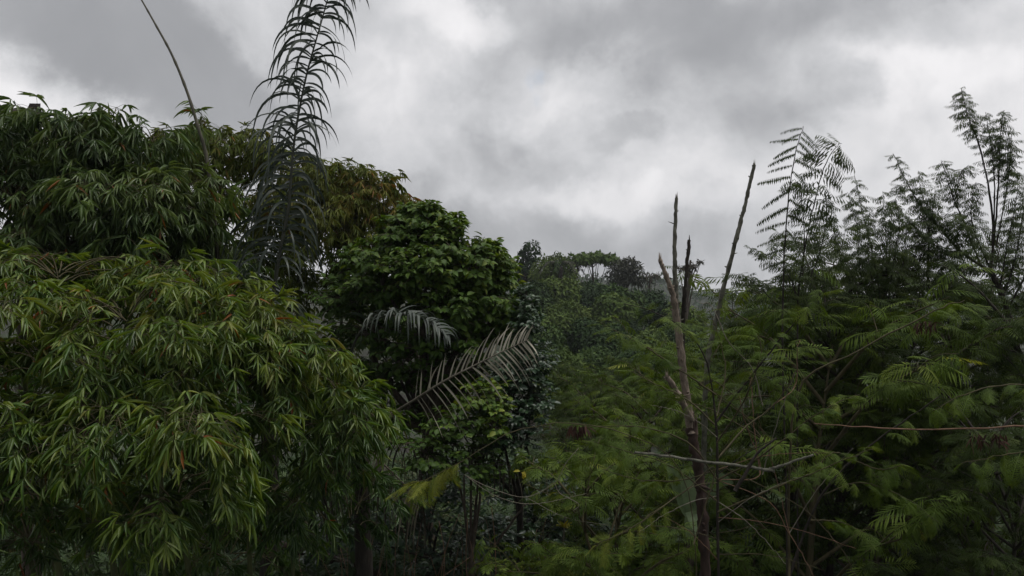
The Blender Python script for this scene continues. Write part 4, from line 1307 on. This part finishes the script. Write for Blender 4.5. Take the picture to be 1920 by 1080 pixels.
# banana plant with pale leaf undersides behind the dark trunk
bp0 = base_at(1.95, 9.2)
bn = thing('banana_plant', 'banana plant showing pale leaf undersides behind the dead trunk', 'banana plant', bp0)
g = Geo()
bcr = P(1295, 980, 9.0)
tube(g, spline([bp0 - UP * .1, (bp0 + bcr) / 2, bcr], 10), lin(10, .09, .06), 8, .5)
part('trunk', g, M['bark'], bn)
for pts, w, r in (([bcr, P(1296, 940, 8.9), P(1288, 895, 8.85), P(1278, 880, 8.8)], .10, .8), ([bcr, P(1285, 950, 8.95), P(1262, 890, 8.9), P(1250, 868, 8.9)], .07, .6), ([bcr, P(1320, 930, 9.1), P(1345, 900, 9.2), P(1375, 905, 9.3)], .1, .3), ([bcr, P(1300, 1000, 8.8), P(1298, 960, 8.6), P(1304, 1000, 8.5)], .1, .7)):
    pp = spline(pts, 12)
    T = nrm(np.gradient(pp, axis=0))
    sv = nrm(np.cross(T, np.array([.1, -1, .1])))
    wd = w * np.array([.1, .3, .6, .85, 1, 1, 1, .95, .85, .65, .4, .05])[:, None]
    V = np.stack([pp - sv * wd + np.array([0, -.02, 0]), pp, pp + sv * wd + np.array([0, -.02, 0])], 1)
    g = Geo()
    q = []
    for k in range(11):
        q += [(k * 3, k * 3 + 1, k * 3 + 4, k * 3 + 3), (k * 3 + 1, k * 3 + 2, k * 3 + 5, k * 3 + 4)]
    g.add(V.reshape(-1, 3), q, r)
    part('leaf', g, M['banana'], bn)


# ------------------------------------------------------------------ generic feathery thicket trees
def thicket_tree(seed, h, spread, mat, tm, L, nbr, nsub, nl, bark, crown_from=.25):
    """A free-standing feathery tree at the origin; later copied and turned."""
    global rng
    keep = rng
    rng = np.random.default_rng(seed)
    root = thing('feathery_tree', 'x', 'tree', (0, 0, 0), 'feathery trees of the thicket on the right')
    tp = spline([(0, 0, -.2), (rng.normal(0, .08), rng.normal(0, .08), h * .35), (rng.normal(0, .15), rng.normal(0, .15), h * .7), (rng.normal(0, .25), rng.normal(0, .25), h)], 30)
    g = Geo()
    tube(g, tp, lin(30, .02 * h ** .7, .004), 7, .5, .15)
    part('trunk', g, M[bark], root)
    gb, store = Geo(), []
    for i in range(nbr):
        u = crown_from + (1 - crown_from) * (i + rng.random() * .8) / nbr
        b = tp[min(int(u * 29), 28)]
        az = i * 2.4 + rng.normal(0, .4)
        ln = spread * (1.05 - .55 * u) * rng.uniform(.7, 1.2)
        d = np.array([math.cos(az), math.sin(az), rng.uniform(.25, 1.0)])
        e = b + d * ln
        bp_ = spline([b, b + d * ln * .5 + UP * .12 * ln, e - UP * .05 * ln], 12)
        tube(gb, bp_, lin(12, .012 * h ** .4, .003), 5, .5)
        feather_leaves(store, bp_, .3, 1, nl, L, -.05, .5, None, .5)
        for j in range(nsub):
            k = rng.integers(3, 11)
            a2 = az + rng.normal(0, .9)
            d2 = np.array([math.cos(a2), math.sin(a2), rng.uniform(-.1, 1.0)])
            l2 = ln * rng.uniform(.3, .6)
            sp_ = spline([bp_[k], bp_[k] + d2 * l2 * .5 + UP * .05, bp_[k] + d2 * l2], 8)
            tube(gb, sp_, lin(8, .005, .002), 4, .5)
            feather_leaves(store, sp_, .15, 1, nl, L, -.05, .5, None, .5)
    part('crown', emit_leaves(store, tm), M[mat], root)
    part('branches', gb, M[bark], root)
    rng = keep
    return root


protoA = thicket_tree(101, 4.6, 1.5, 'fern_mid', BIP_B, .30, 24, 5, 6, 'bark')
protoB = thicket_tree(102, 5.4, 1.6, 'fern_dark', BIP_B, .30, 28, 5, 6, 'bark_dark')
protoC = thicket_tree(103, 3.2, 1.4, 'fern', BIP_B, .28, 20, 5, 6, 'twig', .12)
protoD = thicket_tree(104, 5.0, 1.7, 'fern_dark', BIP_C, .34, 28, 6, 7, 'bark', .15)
used = set()


def place(proto, px, d, top_py, label):
    x = (px - CX) / F * d
    z0 = float(ground(x, d))
    ztop = H - (top_py - CY) / F * d
    hh = {protoA: 4.6, protoB: 5.4, protoC: 3.2, protoD: 5.0}[proto]
    sc = (ztop - z0) / hh
    rot = rng.uniform(0, 6.28)
    if proto not in used:
        used.add(proto)
        proto.location = (x, d, z0)
        proto.rotation_euler = (0, 0, rot)
        proto.scale = (sc,) * 3
        proto['label'] = label
        return proto
    return dup(proto, (x, d, z0), rot, sc, label)


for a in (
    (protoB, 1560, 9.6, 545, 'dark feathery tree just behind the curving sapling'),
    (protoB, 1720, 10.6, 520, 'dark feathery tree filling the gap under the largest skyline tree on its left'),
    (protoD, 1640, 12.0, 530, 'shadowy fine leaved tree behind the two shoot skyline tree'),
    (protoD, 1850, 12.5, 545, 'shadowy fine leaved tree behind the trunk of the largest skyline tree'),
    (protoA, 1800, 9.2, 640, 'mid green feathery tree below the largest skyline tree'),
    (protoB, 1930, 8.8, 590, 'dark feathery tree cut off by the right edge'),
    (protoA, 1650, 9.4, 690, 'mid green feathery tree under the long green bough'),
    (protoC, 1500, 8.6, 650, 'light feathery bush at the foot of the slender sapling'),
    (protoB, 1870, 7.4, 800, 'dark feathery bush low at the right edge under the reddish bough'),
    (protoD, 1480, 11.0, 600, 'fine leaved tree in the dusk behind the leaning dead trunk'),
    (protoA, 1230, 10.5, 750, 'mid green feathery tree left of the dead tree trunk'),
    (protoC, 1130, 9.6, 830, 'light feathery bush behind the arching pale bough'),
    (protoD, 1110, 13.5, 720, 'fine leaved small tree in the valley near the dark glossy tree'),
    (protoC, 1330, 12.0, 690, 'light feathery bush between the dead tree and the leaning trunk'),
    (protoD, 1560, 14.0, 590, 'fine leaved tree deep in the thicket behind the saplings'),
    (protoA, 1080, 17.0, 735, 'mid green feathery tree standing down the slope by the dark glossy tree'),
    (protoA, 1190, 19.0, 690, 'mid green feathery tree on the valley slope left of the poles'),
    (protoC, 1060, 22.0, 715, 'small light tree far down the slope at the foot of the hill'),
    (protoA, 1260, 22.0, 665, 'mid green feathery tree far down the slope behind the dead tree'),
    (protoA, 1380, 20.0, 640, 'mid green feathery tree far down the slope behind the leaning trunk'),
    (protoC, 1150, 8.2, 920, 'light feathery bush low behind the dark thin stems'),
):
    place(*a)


# ------------------------------------------------------------------ hill trees
def hill_tree(name, kind, label, px, top_py, d, wpx, mat, group='trees on the hillside', hpx=None):
    w = wpx / F * d / 2 * 1.15
    x = (px - CX) / F * d
    z0 = float(ground(x, d))
    zt = H - (top_py - CY) / F * d
    b = np.array([x, d, z0 - .3])
    root = thing(name, label, 'tree', b, group)
    hgt = max(zt - z0, 2.0)
    g = Geo()
    lean = rng.normal(0, .05 * hgt, 2)
    top = np.array([x + lean[0], d + lean[1], z0 + hgt * (.9 if kind != 'bare' else 1)])
    tr = spline([b, (b + top) / 2 + rng.normal(0, .03 * hgt, 3) * np.array([1, 1, 0]), top], 14)
    tube(g, tr, lin(14, .022 * hgt, .006 * hgt), 7, .5, .1)
    part('trunk', g, M['bark'], root)
    gl, gb = Geo(), Geo()
    nl = 10
    tone = rng.uniform(.1, .8)
    ch = min(hgt * .75, w * 1.7)
    pos, D, U, RN = [], [], [], []
    leaf = max(.10, .0048 * d)
    for i in range(nl):
        if kind == 'umbrella':
            a = i * 2.4
            r_ = math.sqrt((i + .5) / nl) * w * .85
            c = np.array([top[0] + math.cos(a) * r_, top[1] + math.sin(a) * r_, zt - w * .22 - (r_ / w) ** 2 * w * .28])
            R = np.array([w * .34, w * .34, w * .15])
        elif kind == 'tiered':
            u = (i + .5) / nl
            a = i * 2.4
            r_ = w * (.25 + .75 * u) * .6
            c = np.array([top[0] + math.cos(a) * r_, top[1] + math.sin(a) * r_, zt - hgt * .7 * u])
            R = np.array([w * .42, w * .42, hgt * .09])
        elif kind == 'plume':
            a = i * 2.4
            r_ = math.sqrt((i + .5) / nl) * w * .7
            c = np.array([top[0] + math.cos(a) * r_, top[1] + math.sin(a) * r_, zt - ch * .35 - (r_ / w) ** 2 * ch * .5])
            R = np.array([w * .33, w * .33, ch * .36])
        elif kind == 'bare':
            a = i * 2.4
            r_ = math.sqrt((i + .5) / nl) * w * .9
            c = np.array([top[0] + math.cos(a) * r_, top[1] + math.sin(a) * r_, zt - rng.uniform(0, .5) * ch])
            R = np.array([w * .22, w * .22, w * .22])
        else:
            e = sphere_dirs(1, -.55)[0]
            k = rng.uniform(.4, .72)
            c = np.array([top[0] + e[0] * w * k, top[1] + e[1] * w * k, zt - ch * .45 + e[2] * ch * .42 * k])
            R = np.array([w, w, ch * .62]) * rng.uniform(.36, .54)
        st = tr[rng.integers(6, 13)]
        tube(gb, spline([st, (st + c) / 2 + UP * .04 * hgt, c], 7), lin(7, .006 * hgt, .0015 * hgt), 5, .5)
        if kind == 'bare':
            for _ in range(9):
                e = sphere_dirs(1, -.2)[0]
                q = c + e * R * rng.uniform(.8, 2.0)
                tube(gb, np.array([c, (c + q) / 2 + UP * .03, q]), [.0025 * hgt, .0018 * hgt, .0008 * hgt], 4, .5)
            n = 12
            R = R * .7
        else:
            area = 4 * math.pi * (R[0] * R[1] * R[2]) ** (2 / 3)
            n = int(min(1500, area / (leaf * leaf * .4) * 1.3))
        e = sphere_dirs(n, -.85)
        rad = rng.uniform(.78, 1.03, n)[:, None]
        pos.append(c + e * R * rad)
        dd = nrm(e + rng.normal(0, .7, (n, 3)))
        dd[:, 2] -= .5
        D.append(dd)
        U.append(UP * .7 + e + rng.normal(0, .4, (n, 3)))
        RN.append(np.clip(tone + rng.normal(0, .10) + rng.normal(0, .14, n), 0, 1))
    pos, D, U, RN = map(np.concatenate, (pos, D, U, RN))
    ll = leaf * rng.uniform(.6, 1.5, len(pos))
    scatter_var(gl, CLUMP, pos, D, U, ll, ll * (.34 if kind in ('plume', 'bare') else .55), RN)
    part('crown', gl, M[mat], root)
    part('branches', gb, M['bark'], root)
    return root


for a in (
    ('pine_tree', 'tiered', 'dark pointed tree first on the hill crest beside the broadleaf tree', 972, 464, 78, 66, 'far'),
    ('hill_tree', 'plume', 'pale green plumed tree on the crest just right of the dark pointed one', 1022, 474, 74, 84, 'far_lite'),
    ('hill_tree', 'umbrella', 'flat topped umbrella tree on the hill crest', 1122, 470, 88, 88, 'far_lite'),
    ('bare_tree', 'bare', 'thin nearly leafless tree left of the umbrella tree', 1084, 490, 86, 40, 'far_grey'),
    ('hill_tree', 'plume', 'greyish plumed tree right of the umbrella tree', 1184, 482, 84, 64, 'far_grey'),
    ('bare_tree', 'bare', 'ragged grey tree at the right end of the hill crest', 1214, 512, 84, 38, 'far_grey'),
    ('bare_tree', 'bare', 'bare twiggy tree seen between the upright dead poles', 1281, 488, 60, 44, 'far_grey'),
    ('hill_tree', 'round', 'dark round tree tucked under the pale plumed tree', 1000, 535, 62, 86, 'far'),
    ('hill_tree', 'plume', 'dark plumed tree below the umbrella tree', 1110, 540, 68, 92, 'far'),
    ('hill_tree', 'round', 'dark round tree below the greyish plumed tree', 1180, 540, 66, 84, 'far'),
    ('hill_tree', 'round', 'dark round tree between the crest trees and the pale broken stem', 1232, 560, 64, 70, 'far'),
    ('hill_tree', 'plume', 'mid green plumed tree on the slope below the dead hanging fronds of the crest', 1060, 560, 60, 90, 'far_lite'),
    ('hill_tree', 'round', 'pale green round tree standing forward of the slope by the dark glossy tree', 1010, 585, 50, 96, 'far_lite'),
    ('hill_tree', 'round', 'broad mid green tree in the middle of the slope', 1085, 595, 50, 120, 'far'),
    ('hill_tree', 'round', 'dark shaded tree in the fold of the slope above the feathery tips', 1165, 600, 52, 110, 'far'),
    ('hill_tree', 'plume', 'dark plumed tree low behind the pale peeling stem', 1240, 605, 56, 100, 'far'),
    ('hill_tree', 'round', 'mid green round tree in the hollow between the poles and the leaning trunk', 1320, 590, 60, 110, 'far_lite'),
    ('hill_tree', 'round', 'dark round tree in the valley right of the leaning trunk', 1400, 580, 64, 100, 'far'),
    ('hill_tree', 'round', 'dark tree in the valley seen under the arching leaf sprays', 1460, 575, 66, 90, 'far'),
    ('hill_tree', 'plume', 'pale plumed tree at the foot of the slope near the dark glossy tree', 1030, 650, 38, 110, 'far_lite'),
    ('hill_tree', 'round', 'dark rounded bush like tree at the foot of the slope', 1110, 655, 40, 120, 'far'),
    ('hill_tree', 'round', 'rounded tree at the foot of the slope left of the poles', 1190, 655, 40, 110, 'far'),
    ('hill_tree', 'round', 'mid green tree at the valley bottom behind the dead tree', 1290, 650, 42, 120, 'far'),
    ('hill_tree', 'round', 'mid green tree at the valley bottom behind the leaning trunk', 1380, 640, 44, 110, 'far_lite'),
    ('hill_tree', 'round', 'lowest pale tree at the valley bottom', 1100, 705, 30, 110, 'far_lite'),
    ('hill_tree', 'round', 'small dark tree at the valley bottom beside the glossy tree', 1050, 715, 28, 90, 'far'),
    ('hill_tree', 'round', 'dark rounded crown on the crest between the pointed tree and the pale plumed one', 992, 505, 80, 60, 'far'),
    ('hill_tree', 'round', 'dark rounded crown on the crest between the drooping palm and the umbrella tree', 1092, 528, 80, 60, 'far'),
    ('hill_tree', 'round', 'dark rounded crown on the crest just under the umbrella tree', 1140, 532, 78, 66, 'far'),
    ('hill_tree', 'round', 'dark crown under the ragged grey tree at the end of the crest', 1212, 545, 74, 66, 'far'),
    ('hill_tree', 'round', 'mid green crown high on the slope right of the dark round tree', 1040, 525, 66, 84, 'far_lite'),
    ('hill_tree', 'round', 'mid green crown high on the slope in its middle', 1150, 560, 62, 90, 'far_lite'),
    ('hill_tree', 'round', 'shaded crown low on the slope left of the broad mid green tree', 1040, 612, 46, 96, 'far'),
    ('hill_tree', 'round', 'shaded crown low on the slope right of the broad mid green tree', 1140, 630, 46, 100, 'far'),
    ('hill_tree', 'round', 'mid green crown low on the slope behind the pale peeling stem', 1220, 625, 46, 100, 'far_lite'),
    ('hill_tree', 'round', 'mid green crown where the slope meets the far valley', 1265, 575, 62, 84, 'far_lite'),
):
    hill_tree(*a)

# dead hanging palm on the crest
hp = base_at((1052 - CX) / F * 72, 72)
hpalm = thing('palm_tree', 'distant palm with drooping grey fronds on the hill crest', 'palm', hp, 'trees on the hillside')
hc = P(1050, 500, 72)
palm_trunk(hpalm, [hp, (hp + hc) / 2, hc], .3, .22)
for k in range(7):
    a = k * .9
    dv = np.array([math.cos(a), math.sin(a) * .8, 0])
    frond(hpalm, [hc, hc + dv * .6 + UP * .5, hc + dv * 1.4 + UP * .3, hc + dv * 2.1 - UP * .5], 22, lambda u, s: .5, .07, 'far' if k % 2 else 'far_grey', 3.0, .04, .2, hint=(0, 0, 1))

# far ridge forest, one mass
g = Geo()
n = 9000
xx = rng.uniform(-260, 420, n)
yy = rng.uniform(250, 450, n)
zz = ground(xx, yy)
hh = (rng.random(n) ** 2) * 3.0 + 1.0 + 2.0 * (np.sin(xx * .21) * np.sin(xx * .057 + 1) > .55)
for k in range(3):
    pos = np.stack([xx + rng.normal(0, 1.2, n), yy + rng.normal(0, 1.2, n), zz + hh * rng.uniform(.1, 1, n)], 1)
    d = rng.normal(0, 1, (n, 3))
    ll = rng.uniform(1.2, 2.6, n)
    scatter_var(g, CLUMP, pos, d, UP + rng.normal(0, .4, (n, 3)), ll, ll * .6, rng.random(n))
solo('distant_forest', g, M['far'], 'hazy far ridge covered in forest beyond the valley', 'forest', kind='stuff')

# ------------------------------------------------------------------ undergrowth as one mass
g = Geo()
n = 9000
xx = rng.uniform(-16, 14, n)
yy = rng.uniform(8.5, 26, n) ** 1.0
zz = ground(xx, yy)
pos = np.stack([xx, yy, zz], 1)
per = 5
for k in range(per):
    a = rng.uniform(0, 6.28, n)
    d = np.stack([np.cos(a), np.sin(a), rng.uniform(.3, 1.6, n)], 1)
    ll = rng.uniform(.2, .6, n)
    p = pos + np.stack([np.zeros(n), np.zeros(n), rng.uniform(0, .5, n)], 1)
    m = rng.random(n) < .5
    scatter_var(g, BIP_C, p[m], d[m], np.tile(UP, (m.sum(), 1)) + rng.normal(0, .2, (m.sum(), 3)), ll[m], ll[m], rng.random(m.sum()))
    scatter_var(g, SMALL, p[~m], d[~m], np.tile(UP, ((~m).sum(), 1)) + rng.normal(0, .2, ((~m).sum(), 3)), ll[~m] * .5, ll[~m] * .2, rng.random((~m).sum()))
solo('undergrowth', g, M['litter'], 'low ferns and leafy ground cover on the dark slope', 'undergrowth', kind='stuff')

# ------------------------------------------------------------------ haze
def build_haze():
    x0, x1, y0, y1, z0, z1 = -700, 700, -60, 620, -30, 40
    v = [(x0, y0, z0), (x1, y0, z0), (x1, y1, z0), (x0, y1, z0), (x0, y0, z1), (x1, y0, z1), (x1, y1, z1), (x0, y1, z1)]
    q = [(0, 3, 2, 1), (4, 5, 6, 7), (0, 1, 5, 4), (1, 2, 6, 5), (2, 3, 7, 6), (3, 0, 4, 7)]
    g = Geo()
    g.add(v, q, .5)
    m = bpy.data.materials.new('haze_air')
    m.use_nodes = True
    nt = m.node_tree
    nt.nodes.clear()
    out = nt.nodes.new('ShaderNodeOutputMaterial')
    pv = nt.nodes.new('ShaderNodeVolumePrincipled')
    pv.inputs['Color'].default_value = (.86, .90, .95, 1)
    pv.inputs['Density'].default_value = HAZE
    nt.links.new(pv.outputs[0], out.inputs['Volume'])
    solo('haze', g, m, 'thin pale haze filling the valley air', 'haze', kind='stuff', smooth=False)


HAZE = .0004
if HAZE > 0:
    build_haze()
